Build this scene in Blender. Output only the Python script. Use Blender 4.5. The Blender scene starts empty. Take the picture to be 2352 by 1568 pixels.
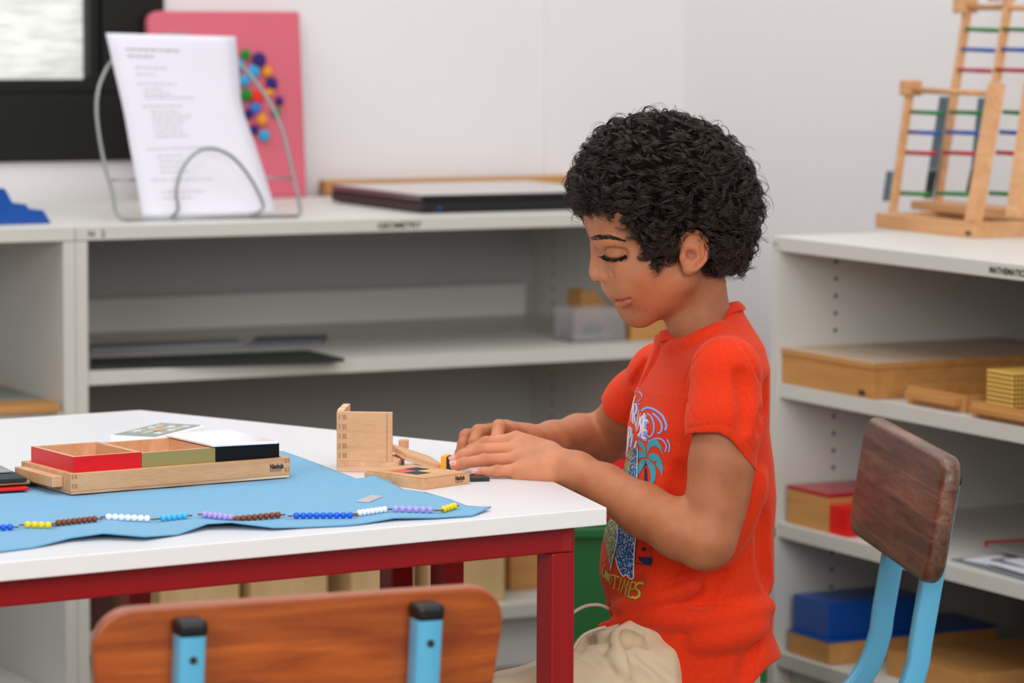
import bpy, bmesh, math, random, os
import numpy as np
from mathutils import Vector, Matrix, noise
from mathutils.bvhtree import BVHTree
from mathutils.geometry import delaunay_2d_cdt
R = math.radians
sc = bpy.context.scene
COL = sc.collection

# ------------------------------------------------------------------ camera
FPX = 8000.0; CX = 1176.0; CY = 784.0
CAM_Z = 1.09
cam_d = bpy.data.cameras.new('camera'); cam = bpy.data.objects.new('camera', cam_d); COL.objects.link(cam)
cam_d.sensor_width = 36.0; cam_d.lens = 36.0 * FPX / 2352.0
cam_d.clip_start = 0.05; cam_d.clip_end = 60
PITCH = math.atan(CY / FPX)
CM = (Matrix.Rotation(math.pi/2 - PITCH, 4, 'X') @ Matrix.Rotation(R(0.33), 4, 'Z'))
cam.matrix_world = Matrix.Translation((0, 0, CAM_Z)) @ CM
cam_d.dof.use_dof = True; cam_d.dof.focus_distance = 3.66; cam_d.dof.aperture_fstop = 6.8
sc.camera = cam

# ------------------------------------------------------------------ light
world = bpy.data.worlds.new('world'); sc.world = world; world.use_nodes = True
world.node_tree.nodes['Background'].inputs[0].default_value = (0.93, 0.96, 1.0, 1)
world.node_tree.nodes['Background'].inputs[1].default_value = 0.34
def area(name, loc, target, size, size_y, energy, color=(1, 1, 1)):
    d = bpy.data.lights.new(name, 'AREA'); d.shape = 'RECTANGLE'; d.size = size; d.size_y = size_y
    d.energy = energy; d.color = color
    o = bpy.data.objects.new(name, d); COL.objects.link(o); o.location = loc
    o.rotation_euler = (Vector(target) - Vector(loc)).to_track_quat('-Z', 'Y').to_euler()
    return o
area('ceiling_light', (-0.3, 4.0, 2.75), (0.05, 4.5, 0.6), 3.4, 2.6, 60, (1.0, 0.985, 0.96))
area('daylight_window_side', (-1.5, 0.2, 1.9), (0.1, 4.4, 0.7), 1.6, 1.4, 44, (1.0, 0.99, 0.97))
area('daylight_window_behind', (1.1, -0.1, 2.0), (0.0, 4.4, 0.7), 2.0, 1.5, 66, (1.0, 0.99, 0.97))
sc.view_settings.view_transform = 'Standard'; sc.view_settings.look = 'None'
sc.view_settings.gamma = 1.0; sc.view_settings.use_curve_mapping = False
sc.view_settings.exposure = -0.08

# ------------------------------------------------------------------ pixel measures -> points
CAMP = Vector((0, 0, CAM_Z)); CR = CM.to_3x3()
def ray(px, py):
    return CR @ Vector(((px - CX) / FPX, -(py - CY) / FPX, -1.0))
def at_z(px, py, z):
    d = ray(px, py); return CAMP + d * ((z - CAM_Z) / d.z)
def at_y(px, py, y):
    d = ray(px, py); return CAMP + d * (y / d.y)
def at_plane(px, py, p0, n):
    d = ray(px, py); return CAMP + d * ((Vector(p0) - CAMP).dot(n) / d.dot(n))
ROOM = R(28)
E1 = Vector((math.cos(ROOM), math.sin(ROOM), 0)); E2 = Vector((-math.sin(ROOM), math.cos(ROOM), 0))
SHELF_Z = 0.745
O_ = at_z(172, 520, SHELF_Z); O_.z = 0          # front line of the shelves along the back wall
def room(a, b, z=0.0):
    p = O_ + E1 * a + E2 * b; return Vector((p.x, p.y, z))
def toroom(p):
    d = Vector(p) - O_; return d.dot(E1), d.dot(E2)
def on_b(px, py, b):                              # pixel -> (a, z) on the plane b
    p = at_plane(px, py, room(0, b), E2); return toroom(p)[0], p.z
def on_a(px, py, a):                              # pixel -> (b, z) on the plane a
    p = at_plane(px, py, room(a, 0), E1); return toroom(p)[1], p.z

# ------------------------------------------------------------------ node materials
def nodes_of(m):
    m.use_nodes = True; return m.node_tree.nodes, m.node_tree.links
def srgb(r, g, b):
    f = lambda c: (c/255/12.92) if c/255 <= 0.04045 else ((c/255+0.055)/1.055)**2.4
    return (f(r), f(g), f(b), 1)
def mat(name, col, rough=0.5, metal=0.0, bump=0.0, bscale=200, var=0.0, vscale=8, spec=0.5, coat=0, trans=0, sss=0, sheen=0):
    m = bpy.data.materials.new(name); N, L = nodes_of(m); p = N['Principled BSDF']
    p.inputs['Base Color'].default_value = col; p.inputs['Roughness'].default_value = rough
    p.inputs['Metallic'].default_value = metal; p.inputs['Specular IOR Level'].default_value = spec
    p.inputs['Coat Weight'].default_value = coat; p.inputs['Transmission Weight'].default_value = trans
    if sheen: p.inputs['Sheen Weight'].default_value = sheen; p.inputs['Sheen Roughness'].default_value = 0.5
    if sss:
        p.inputs['Subsurface Weight'].default_value = sss; p.inputs['Subsurface Scale'].default_value = 0.006
        p.inputs['Subsurface Radius'].default_value = (1.0, 0.35, 0.2)
    tc = N.new('ShaderNodeTexCoord')
    if var:
        n = N.new('ShaderNodeTexNoise'); n.inputs['Scale'].default_value = vscale; n.inputs['Detail'].default_value = 4
        L.new(tc.outputs['Object'], n.inputs['Vector'])
        mx = N.new('ShaderNodeMix'); mx.data_type = 'RGBA'
        d = [max(0, c*(1-var)) for c in col[:3]] + [1]; l = [min(1, c*(1+var)) for c in col[:3]] + [1]
        mx.inputs[6].default_value = d; mx.inputs[7].default_value = l
        L.new(n.outputs['Fac'], mx.inputs[0]); L.new(mx.outputs[2], p.inputs['Base Color'])
    if bump:
        n2 = N.new('ShaderNodeTexNoise'); n2.inputs['Scale'].default_value = bscale; n2.inputs['Detail'].default_value = 3
        L.new(tc.outputs['Object'], n2.inputs['Vector'])
        b = N.new('ShaderNodeBump'); b.inputs['Strength'].default_value = bump; b.inputs['Distance'].default_value = 0.001
        L.new(n2.outputs['Fac'], b.inputs['Height']); L.new(b.outputs['Normal'], p.inputs['Normal'])
    return m
def wood(name, c1, c2, scale=1.0, axis=0, rough=0.45, coat=0.0, blocks=False, fleck=0.0):
    """grain runs along the local axis"""
    m = bpy.data.materials.new(name); N, L = nodes_of(m); p = N['Principled BSDF']
    p.inputs['Roughness'].default_value = rough; p.inputs['Coat Weight'].default_value = coat
    p.inputs['Coat Roughness'].default_value = 0.25
    tc = N.new('ShaderNodeTexCoord'); mp = N.new('ShaderNodeMapping')
    s = [70*scale]*3; s[axis] = 6*scale; mp.inputs['Scale'].default_value = s
    L.new(tc.outputs['Object'], mp.inputs['Vector'])
    n = N.new('ShaderNodeTexNoise'); n.inputs['Scale'].default_value = 1.0; n.inputs['Detail'].default_value = 6
    n.inputs['Distortion'].default_value = 0.8; L.new(mp.outputs[0], n.inputs['Vector'])
    cr = N.new('ShaderNodeValToRGB'); cr.color_ramp.elements[0].position = 0.30; cr.color_ramp.elements[1].position = 0.72
    cr.color_ramp.elements[0].color = c1; cr.color_ramp.elements[1].color = c2
    L.new(n.outputs['Fac'], cr.inputs[0]); out = cr.outputs[0]
    if fleck:
        mp2 = N.new('ShaderNodeMapping'); s2 = [900*scale]*3; s2[axis] = 90*scale; mp2.inputs['Scale'].default_value = s2
        L.new(tc.outputs['Object'], mp2.inputs['Vector'])
        n3 = N.new('ShaderNodeTexNoise'); n3.inputs['Scale'].default_value = 1; n3.inputs['Detail'].default_value = 2
        L.new(mp2.outputs[0], n3.inputs['Vector'])
        r3 = N.new('ShaderNodeValToRGB'); r3.color_ramp.elements[0].position = 0.36; r3.color_ramp.elements[1].position = 0.5
        r3.color_ramp.elements[0].color = (1-fleck, 1-fleck*1.15, 1-fleck*1.25, 1); r3.color_ramp.elements[1].color = (1, 1, 1, 1)
        L.new(n3.outputs['Fac'], r3.inputs[0])
        mm = N.new('ShaderNodeMix'); mm.data_type = 'RGBA'; mm.blend_type = 'MULTIPLY'; mm.inputs[0].default_value = 1
        L.new(out, mm.inputs[6]); L.new(r3.outputs[0], mm.inputs[7]); out = mm.outputs[2]
    if blocks:                                     # strips of differently toned staves
        mp4 = N.new('ShaderNodeMapping'); mp4.inputs['Location'].default_value = blocks[3] if len(blocks) > 3 else (0, 0, 0)
        L.new(tc.outputs['Object'], mp4.inputs['Vector'])
        sp = N.new('ShaderNodeSeparateXYZ'); L.new(mp4.outputs[0], sp.inputs[0])
        cb = N.new('ShaderNodeCombineXYZ'); L.new(sp.outputs[0], cb.inputs[0]); L.new(sp.outputs[2], cb.inputs[1])
        br = N.new('ShaderNodeTexBrick'); br.inputs['Scale'].default_value = 1.0
        br.inputs['Brick Width'].default_value = blocks[0]; br.inputs['Row Height'].default_value = blocks[1]
        br.inputs['Mortar Size'].default_value = 0.0; br.inputs['Bias'].default_value = 0.0
        br.inputs['Color1'].default_value = (1-blocks[2],)*3 + (1,); br.inputs['Color2'].default_value = (1+blocks[2],)*3 + (1,)
        L.new(cb.outputs[0], br.inputs['Vector'])
        mm = N.new('ShaderNodeMix'); mm.data_type = 'RGBA'; mm.blend_type = 'MULTIPLY'; mm.inputs[0].default_value = 1
        L.new(out, mm.inputs[6]); L.new(br.outputs[0], mm.inputs[7]); out = mm.outputs[2]
    L.new(out, p.inputs['Base Color'])
    b = N.new('ShaderNodeBump'); b.inputs['Strength'].default_value = 0.15; b.inputs['Distance'].default_value = 0.0006
    L.new(n.outputs['Fac'], b.inputs['Height']); L.new(b.outputs['Normal'], p.inputs['Normal'])
    return m

M = {}
M['wall'] = mat('wall_paint', srgb(232, 229, 230), 0.85, bump=0.15, bscale=60, var=0.02, vscale=1.5)
M['floor'] = mat('floor', srgb(120, 112, 104), 0.6, var=0.1, vscale=3)
M['shelf'] = mat('shelf_laminate', srgb(214, 212, 206), 0.42, bump=0.05, bscale=90, var=0.02, vscale=3)
M['shelf_edge'] = mat('shelf_edge_band', srgb(208, 204, 196), 0.5, var=0.02, vscale=5)
M['shelf_back'] = mat('shelf_back_panel', srgb(190, 190, 190), 0.6, var=0.03, vscale=3)
M['hole'] = mat('peg_hole', srgb(95, 92, 90), 0.8)
M['rail'] = mat('metal_rail', srgb(140, 142, 144), 0.5, 0.3)
M['dark_frame'] = mat('window_frame_dark', srgb(15, 16, 11), 0.5, spec=0.3)
M['table_top'] = mat('table_laminate', srgb(226, 226, 230), 0.33, bump=0.25, bscale=700, var=0.012, vscale=6)
M['table_edge'] = mat('table_edge_band', srgb(246, 245, 243), 0.4)  # front light put into the colour: albedo raised above the top's
M['red_metal'] = mat('red_powder_coat', srgb(158, 5, 13), 0.38, bump=0.1, bscale=900)
M['blue_metal'] = mat('light_blue_paint', srgb(98, 186, 224), 0.3, coat=0.3)
M['cap'] = mat('black_plastic', srgb(9, 9, 10), 0.45)
M['black'] = mat('black_gloss', srgb(5, 7, 10), 0.4, spec=0.3)
M['screw'] = mat('screw', srgb(80, 66, 60), 0.4, 0.8)
M['chair_wood'] = wood('chair_plywood', srgb(144, 58, 14), srgb(202, 102, 34), 1.0, 0, 0.35, 0.35, fleck=0.12, blocks=(0.9, 0.043, 0.14))
M['chair_wood_dark'] = wood('chair_dark_wood', srgb(88, 50, 34), srgb(142, 98, 74), 1.3, 0, 0.40, 0.25, fleck=0.36, blocks=(0.17, 0.034, 0.34, (0.05, 0, 0)))
M['beech'] = wood('beech', srgb(206, 154, 108), srgb(226, 178, 134), 0.8, 0, 0.5, fleck=0.10)
M['beech_r'] = wood('beech_inside', srgb(206, 148, 108), srgb(226, 176, 136), 0.8, 1, 0.55, fleck=0.10)
M['beech_o'] = wood('beech_orange', srgb(198, 144, 96), srgb(218, 168, 120), 0.8, 0, 0.5)
M['box_wood'] = wood('box_wood', srgb(186, 128, 66), srgb(206, 150, 88), 0.6, 0, 0.5)
M['box_top'] = wood('box_lid_wood', srgb(188, 164, 140), srgb(206, 184, 160), 0.6, 0, 0.5)
M['ply'] = wood('ply_edge', srgb(190, 120, 80), srgb(240, 214, 178), 1.2, 0, 0.6)
M['joint'] = wood('finger_joint_end_grain', srgb(168, 112, 76), srgb(206, 150, 108), 1.2, 2, 0.6)
M['pale_wood'] = wood('pale_wood', srgb(200, 164, 112), srgb(214, 180, 130), 0.6, 2, 0.6)
M['red_paint'] = mat('red_paint', srgb(222, 6, 10), 0.35)
M['red_dull'] = mat('red_lid_paint', srgb(170, 26, 44), 0.25)
M['gold_paint'] = mat('gold_paint', srgb(166, 150, 92), 0.4, 0.25)
M['white_gloss'] = mat('white_gloss', srgb(246, 246, 250), 0.12)
M['white_paint'] = mat('white_paint', srgb(238, 238, 238), 0.4)
M['blue_paint'] = mat('blue_paint', srgb(10, 74, 158), 0.3)
M['bead_blue'] = mat('bead_blue', srgb(14, 100, 226), 0.15)
M['bead_yellow'] = mat('bead_yellow', srgb(248, 216, 10), 0.18)
M['bead_brown'] = mat('bead_brown', srgb(124, 66, 44), 0.18)
M['bead_white'] = mat('bead_white', srgb(250, 250, 252), 0.15)
M['bead_cyan'] = mat('bead_cyan', srgb(72, 188, 240), 0.18)
M['bead_purple'] = mat('bead_purple', srgb(182, 160, 232), 0.18)
M['bead_gold'] = mat('bead_gold', srgb(226, 184, 92), 0.25, 0.2)
M['copper'] = mat('copper_wire', srgb(120, 84, 66), 0.35, 0.9)
M['wire'] = mat('grey_wire', srgb(150, 154, 152), 0.35, 0.7)
M['paper'] = mat('paper', srgb(228, 226, 238), 0.8)
M['ink'] = mat('ink', srgb(40, 36, 36), 0.7)
M['ink_soft'] = mat('printed_ink_grey', srgb(150, 148, 156), 0.8)
M['pink'] = mat('pink_felt', srgb(214, 104, 122), 0.9, bump=0.4, bscale=300, var=0.06, vscale=9)
M['laptop'] = mat('laptop_black', srgb(10, 10, 14), 0.4)
M['laptop_lid'] = mat('laptop_lid', srgb(70, 70, 70), 0.14, 0.5, spec=1.0, coat=1.0)
M['grey_panel'] = mat('grey_panel', srgb(140, 148, 140), 0.6)
M['folder'] = mat('dark_folder', srgb(24, 30, 28), 0.5)
M['clear'] = mat('clear_plastic', (0.95, 0.95, 0.97, 1), 0.15, trans=0.85)
M['green'] = mat('dark_green_plastic', srgb(16, 96, 36), 0.45)
M['slate'] = mat('slate_card', srgb(92, 112, 124), 0.7)
M['charcoal'] = mat('charcoal_card', srgb(30, 38, 42), 0.7)
M['rod_green'] = mat('rod_green', srgb(6, 120, 44), 0.35)
M['rod_blue'] = mat('rod_blue', srgb(16, 78, 170), 0.35)
M['rod_red'] = mat('rod_red', srgb(176, 10, 30), 0.35)
M['orange_block'] = mat('yellow_block', srgb(244, 170, 30), 0.4)
M['black_block'] = mat('black_block', srgb(18, 24, 30), 0.45)
def mat_glow(name, col, s):
    m = bpy.data.materials.new(name); N, L = nodes_of(m); p = N['Principled BSDF']
    tc = N.new('ShaderNodeTexCoord'); mp = N.new('ShaderNodeMapping'); mp.inputs['Scale'].default_value = (8, 8, 45)
    n = N.new('ShaderNodeTexNoise'); n.inputs['Scale'].default_value = 2; n.inputs['Detail'].default_value = 8
    L.new(tc.outputs['Object'], mp.inputs[0]); L.new(mp.outputs[0], n.inputs[0])
    cr = N.new('ShaderNodeValToRGB'); cr.color_ramp.elements[0].color = [c*0.72 for c in col[:3]]+[1]; cr.color_ramp.elements[1].color = col
    cr.color_ramp.elements[0].position = 0.35; cr.color_ramp.elements[1].position = 0.65
    L.new(n.outputs['Fac'], cr.inputs[0]); L.new(cr.outputs[0], p.inputs['Emission Color']); L.new(cr.outputs[0], p.inputs['Base Color'])
    p.inputs['Emission Strength'].default_value = s; return m
M['blind'] = mat_glow('backlit_window_blind', srgb(228, 230, 224), 0.42)

# ------------------------------------------------------------------ mesh building
class MB:
    def __init__(s): s.v = []; s.f = []; s.m = []
    def add(s, vs, fs, mi=0, T=None):
        o = len(s.v)
        for p in vs:
            p = Vector(p); s.v.append(T @ p if T is not None else p)
        for f in fs: s.f.append([i + o for i in f]); s.m.append(mi)
        return s
    def box(s, a, b, mi=0, T=None):
        x0, y0, z0 = a; x1, y1, z1 = b
        vs = [(x0,y0,z0),(x1,y0,z0),(x1,y1,z0),(x0,y1,z0),(x0,y0,z1),(x1,y0,z1),(x1,y1,z1),(x0,y1,z1)]
        return s.add(vs, [(0,3,2,1),(4,5,6,7),(0,1,5,4),(1,2,6,5),(2,3,7,6),(3,0,4,7)], mi, T)
    def prism(s, poly, z0, z1, mi=0, T=None, mi_side=None):
        n = len(poly)
        vs = [(x, y, z0) for x, y in poly] + [(x, y, z1) for x, y in poly]
        s.add(vs, [tuple(range(n-1, -1, -1)), tuple(range(n, 2*n))], mi, T)
        k = len(s.v) - 2*n
        for i in range(n):
            j = (i+1) % n; s.f.append([k+i, k+j, k+n+j, k+n+i]); s.m.append(mi if mi_side is None else mi_side)
        return s
    def tube(s, pts, r, n=10, mi=0, closed=False, cap=True, T=None):
        pts = [Vector(p) for p in pts]; m = len(pts); rs = r if isinstance(r, (list, tuple)) else [r]*m
        vs = []; prev = None
        for i, p in enumerate(pts):
            if closed: t = (pts[(i+1) % m] - pts[i-1]).normalized()
            else: t = (pts[min(i+1, m-1)] - pts[max(i-1, 0)]).normalized()
            if prev is None:
                u = t.orthogonal().normalized()
            else:
                u = (prev - t * prev.dot(t)); u = u.normalized() if u.length > 1e-6 else t.orthogonal().normalized()
            prev = u; w = t.cross(u)
            for k in range(n):
                a = 2*math.pi*k/n; vs.append(p + (u*math.cos(a) + w*math.sin(a))*rs[i])
        fs = []
        for i in range(m if closed else m-1):
            j = (i+1) % m
            for k in range(n):
                l = (k+1) % n; fs.append((i*n+k, i*n+l, j*n+l, j*n+k))
        if cap and not closed: fs += [tuple(range(n-1, -1, -1)), tuple((m-1)*n+k for k in range(n))]
        return s.add(vs, fs, mi, T)
    def ball(s, c, r, nu=12, nv=8, mi=0, sq=(1,1,1)):
        c = Vector(c); vs = [c + Vector((0,0,r*sq[2]))]
        for j in range(1, nv):
            t = math.pi*j/nv
            for i in range(nu):
                a = 2*math.pi*i/nu
                vs.append(c + Vector((r*math.sin(t)*math.cos(a)*sq[0], r*math.sin(t)*math.sin(a)*sq[1], r*math.cos(t)*sq[2])))
        vs.append(c - Vector((0,0,r*sq[2])))
        fs = [(0, 1+i, 1+(i+1) % nu) for i in range(nu)]
        for j in range(nv-2):
            for i in range(nu):
                a = 1+j*nu; k = (i+1) % nu; fs.append((a+i, a+nu+i, a+nu+k, a+k))
        e = len(vs)-1; a = 1+(nv-2)*nu
        fs += [(e, a+(i+1) % nu, a+i) for i in range(nu)]
        return s.add(vs, fs, mi)
    def build(s, name, mats, parent=None, smooth=False, bevel=0.0, seg=2, label=None, kind=None):
        me = bpy.data.meshes.new(name); me.from_pydata([tuple(v) for v in s.v], [], s.f)
        mats = mats if isinstance(mats, (list, tuple)) else [mats]
        for m in mats: me.materials.append(M[m] if isinstance(m, str) else m)
        me.polygons.foreach_set('material_index', s.m)
        me.polygons.foreach_set('use_smooth', [smooth]*len(s.f)); me.update()
        o = bpy.data.objects.new(name, me); COL.objects.link(o)
        if parent is not None: o.parent = parent
        if bevel:
            b = o.modifiers.new('bevel', 'BEVEL'); b.width = bevel; b.segments = seg; b.limit_method = 'ANGLE'; b.angle_limit = R(40)
        if label: o['label'] = label
        if kind: o['kind'] = kind
        return o
def tag(o, label, cat, group=None):
    o['label'] = label; o['category'] = cat
    if group: o['group'] = group
    return o
def thing(name, label, cat, T=None, group=None):
    o = bpy.data.objects.new(name, None); COL.objects.link(o); o.empty_display_size = 0.03
    if T is not None: o.matrix_world = T
    return tag(o, label, cat, group)
def struct(o): o['kind'] = 'structure'; return o
def frame(origin, ang):
    return Matrix.Translation(Vector(origin)) @ Matrix.Rotation(ang, 4, 'Z')
def local(T, p): return T.inverted() @ Vector(p)
def ang2(a, b): return math.atan2(b.y - a.y, b.x - a.x)
def copy_tree(o, parent=None):
    kids = [c for c in bpy.data.objects if c.parent == o]
    c = o.copy(); COL.objects.link(c)
    if parent is not None: c.parent = parent
    for k in kids: copy_tree(k, c)
    return c
def text_mesh(txt, size, bold=0.0, shear=0.0, spacing=1.0, depth=0.0):
    cu = bpy.data.curves.new('t', 'FONT'); cu.body = txt; cu.size = size; cu.offset = bold; cu.shear = shear
    cu.space_character = spacing; cu.align_x = 'LEFT'; cu.extrude = depth; cu.resolution_u = 4
    o = bpy.data.objects.new('t', cu); me = o.to_mesh()
    vs = [v.co.copy() for v in me.vertices]; fs = [tuple(p.vertices) for p in me.polygons]
    o.to_mesh_clear(); bpy.data.objects.remove(o); bpy.data.curves.remove(cu)
    return vs, fs
def text_part(txt, size, T, parent, matn='ink', bold=0.0, name='lettering', lift=0.0003, label=None, spacing=1.0, sx=1.0):
    vs, fs = text_mesh(txt, size, bold, spacing=spacing)
    mb = MB(); mb.add([(v.x*sx, v.y, lift) for v in vs], fs, 0, T)
    return mb.build(name, matn, parent, label=label)
def TXZ(x, y, z):          # lettering lying in the local x-z plane, facing -y
    return Matrix.Translation((x, y, z)) @ Matrix.Rotation(math.pi/2, 4, 'X')
# ================================================================== room
A_R = 1.455; B_W = 0.66                      # right wall plane, back wall plane (room frame)
RF = frame(room(0, 0), ROOM)                # room frame
def roombox(name, lo, hi, m, bevel=0):
    return MB().box(lo, hi, 0, RF).build(name, m, bevel=bevel)
struct(MB().box((-4, -6, -0.05), (A_R+0.1, B_W+0.12, 0.0), 0, RF).build('floor', 'floor'))
# back wall with the window opening
wa1, wz0 = on_b(372, 366, B_W); wa1 = on_b(372, 10, B_W)[0]
wa0 = wa1 - 1.3; wz1 = wz0 + 1.0
WT = 2.7
mb = MB()
mb.box((-4, B_W, 0), (A_R, B_W+0.12, wz0), 0, RF); mb.box((-4, B_W, wz1), (A_R, B_W+0.12, WT), 0, RF)
mb.box((-4, B_W, wz0), (wa0, B_W+0.12, wz1), 0, RF); mb.box((wa1, B_W, wz0), (A_R, B_W+0.12, wz1), 0, RF)
struct(mb.build('wall_back', 'wall'))
struct(MB().box((A_R, -3.4, 0), (A_R+0.1, B_W+0.12, WT), 0, RF).build('wall_right', 'wall'))
# shallow wall step beside the corner
pa = on_b(1247, 200, B_W)[0]
struct(MB().box((pa, B_W-0.012, 0), (A_R, B_W, WT), 0, RF).build('trim_1', 'wall'))
# window: outer frame, sash, blind
ga1, gz0 = on_b(191, 181, B_W+0.03)
sa1 = on_b(226, 100, B_W+0.01)[0]; sz0 = on_b(100, 215, B_W+0.01)[1]
w = bpy.data.objects.new('window_1', None); COL.objects.link(w); struct(w)
mb = MB(); F0, F1 = B_W-0.012, B_W+0.05
mb.box((wa0, F0, wz0), (wa1, F1, sz0), 0, RF); mb.box((sa1, F0, sz0), (wa1, F1, wz1), 0, RF)
mb.box((wa0, F0, wz1-0.06), (sa1, F1, wz1), 0, RF); mb.box((wa0, F0, sz0), (wa0+0.08, F1, wz1-0.06), 0, RF)
mb.build('window_frame', 'dark_frame', w, bevel=0.003)
mb = MB(); G0, G1 = B_W-0.002, B_W+0.045
mb.box((wa0+0.08, G0, sz0), (sa1, G1, gz0), 0, RF); mb.box((ga1, G0, gz0), (sa1, G1, wz1-0.06), 0, RF)
mb.build('window_sash', 'dark_frame', w, bevel=0.003)
MB().box((wa0+0.08, B_W+0.03, gz0), (ga1, B_W+0.034, wz1-0.06), 0, RF).build('window_blind', 'blind', w)

# ------------------------------------------------------------------ shelf units
def shelf_unit(label, T, W, D, H, levels, rails, holes_left=True, back=True, t=0.019, bottom=True):
    u = thing('shelf_unit', label, 'shelf', T)
    top = MB().box((0, 0, H-0.022), (W, D, H)).build('top_panel', 'shelf', u, bevel=0.0015)
    MB().box((0.0005, -0.0012, H-0.021), (W-0.0005, 0, H-0.001)).build('front_edge_band', 'shelf_edge', top)
    for x in (0, W-t):
        sp = MB().box((x, 0, 0), (x+t, D, H-0.0225)).build('side_panel', 'shelf', u, bevel=0.001)
        MB().box((x, -0.0012, 0.002), (x+t, 0, H-0.023)).build('front_edge_band', 'shelf_edge', sp)
        inner = x+t if x == 0 else x
        s = 1 if x == 0 else -1
        for dy in ((0.10, D-0.09) if x == 0 else (D-0.09,)):
            if rails:
                MB().box((min(inner, inner+s*0.002), dy-0.009, 0.06), (max(inner, inner+s*0.002), dy+0.009, H-0.03)).build('shelf_rail', 'rail', u)
                mb = MB(); z = 0.08
                while z < H-0.04:
                    mb.box((min(inner+s*0.0021, inner+s*0.0026), dy-0.003, z), (max(inner+s*0.0021, inner+s*0.0026), dy+0.003, z+0.012)); z += 0.025
                mb.build('rail_slots', 'hole', u)
            elif x == 0 and holes_left or x > 0:
                mb = MB(); z = 0.06
                while z < H-0.03:
                    mb.tube([(inner+s*0.0002, dy, z), (inner+s*0.0006, dy, z)], 0.0034, 10); z += 0.0258
                mb.build('peg_holes', 'hole', u)
    if back: MB().box((t, D-0.008, 0.03), (W-t, D, H-0.0225)).build('back_panel', 'shelf_back', u)
    for z in levels:
        s_ = MB().box((t+0.001, 0.004, z-0.021), (W-t-0.001, D-0.009, z)).build('shelf_board', 'shelf', u, bevel=0.001)
        MB().box((t+0.001, 0.003, z-0.021), (W-t-0.001, 0.004, z)).build('front_edge_band', 'shelf_edge', s_)
    if bottom and min(levels) > 0.05: MB().box((t+0.001, 0.03, 0.0), (W-t-0.001, 0.045, min(levels)-0.022)).build('plinth', 'shelf', u)
    return u
zm = on_b(300, 849, 0)[1]
MAIN_L = [zm, on_b(1190, 1389, 0.0)[1]]
W_MAIN = on_b(1216, 700, 0.588)[0] + 0.019
D_SH = 0.59
back_unit = shelf_unit('low white open shelf unit under the paper holder and laptop', frame(room(0.0005, 0), ROOM), W_MAIN, D_SH, SHELF_Z, MAIN_L, False)
text_part('GEOMETRY', 0.0135, TXZ(on_b(866, 520, 0)[0], -0.0012, SHELF_Z-0.0165), back_unit, bold=0.0004, sx=1.1)
text_part('N', 0.014, TXZ(0.020, -0.0012, SHELF_Z-0.0165), back_unit, bold=0.0003)
text_part('2', 0.014, TXZ(0.041, -0.0012, SHELF_Z-0.0165), back_unit, bold=0.0003)
zl = on_b(60, 948, 0)[1]
left_unit = shelf_unit('white open shelf unit at the left edge of the picture, under the blue stepped block', frame(room(-1.0, 0), ROOM), 0.9995, D_SH, SHELF_Z, [zl, 0.0225], False)
# right unit runs along the right wall, towards the camera
p = at_z(1775, 541, SHELF_Z); AF, BF = toroom(p)
TR = frame(room(AF, BF), ROOM - math.pi/2)
DR = A_R - AF - 0.005
zr = [on_a(1790, 880, AF)[1], on_a(1800, 1204, AF)[1], on_a(1810, 1506, AF)[1]]
right_unit = shelf_unit('white open shelf unit on the right carrying the mathematics lettering and wooden racks', TR, 1.25, DR, SHELF_Z, zr, False)
lx = local(TR, at_plane(2274, 628, room(AF, 0), E1)).x
text_part('MATHEMATICS', 0.0118, TXZ(lx, -0.0012, SHELF_Z-0.0155), right_unit, bold=0.0005, sx=1.05)
lx0 = local(TR, at_plane(1782, 546, room(AF, 0), E1)).x
for k, c in enumerate(('M', '1')):
    text_part(c, 0.010, TXZ(0.004+k*0.012, -0.0012, SHELF_Z-0.0165), right_unit)
# ================================================================== table
ZT = 0.58
pA = at_z(1394, 1165, ZT); pF = at_z(0, 1291, ZT)
TA = ang2(pF, pA)
TT = frame((pA.x, pA.y, 0), TA)             # table frame: x along the front edge (towards +x), origin at the near corner
def tl(px, py, z=ZT): return local(TT, at_z(px, py, z))
cA = Vector((0, 0)); 
b0, b1 = tl(1284, 1111), tl(1393, 1164.5); 
c0, c1 = tl(322, 941), tl(1050, 1015.5)
def isect(p, q, r, s):
    d1 = q-p; d2 = s-r; t = ((r.x-p.x)*d2.y - (r.y-p.y)*d2.x)/(d1.x*d2.y - d1.y*d2.x); return p + d1*t
cB = isect(b0, b1, c0, c1); cC = c0
TOPPOLY = [(0.0, 0.0), (cB.x, cB.y), (cC.x, cC.y), (cC.x-0.62, cC.y), (-1.15, 0.0)]
TOPPOLY = [(x, y) for x, y in TOPPOLY]
table = thing('classroom_table', 'white topped angular classroom table with red metal frame at which the boy works', 'table', TT)
MB().prism(TOPPOLY, ZT-0.018, ZT, 0, None, 1).build('tabletop', ['table_top', 'table_edge'], table, bevel=0.0012)
EDGE = TOPPOLY
def inset(poly, d):
    n = len(poly); out = []
    for i in range(n):
        p0, p1, p2 = Vector(poly[i-1]), Vector(poly[i]), Vector(poly[(i+1) % n])
        # inward normal of a counter-clockwise polygon is the left side
        e1 = (p1-p0).normalized(); e2 = (p2-p1).normalized()
        n1 = Vector((-e1.y, e1.x)); n2 = Vector((-e2.y, e2.x))
        k = (n1+n2); k = k/ max(0.2, k.dot(n1)); out.append(p1 + k*d)
    return out
LEG = 0.0285
INS = 0.028
ring = [Vector(v) for v in inset(EDGE, INS+LEG/2)]
zr0, zr1 = ZT-0.018-LEG-0.0005, ZT-0.0185
legx = local(TT, at_plane(1321, 1300, TT @ Vector((0, INS, 0)), TT.to_3x3() @ Vector((0, 1, 0)))).x - LEG/2
_k = legx - ring[0].x; ring[0].x += _k; ring[1].x += _k
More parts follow.
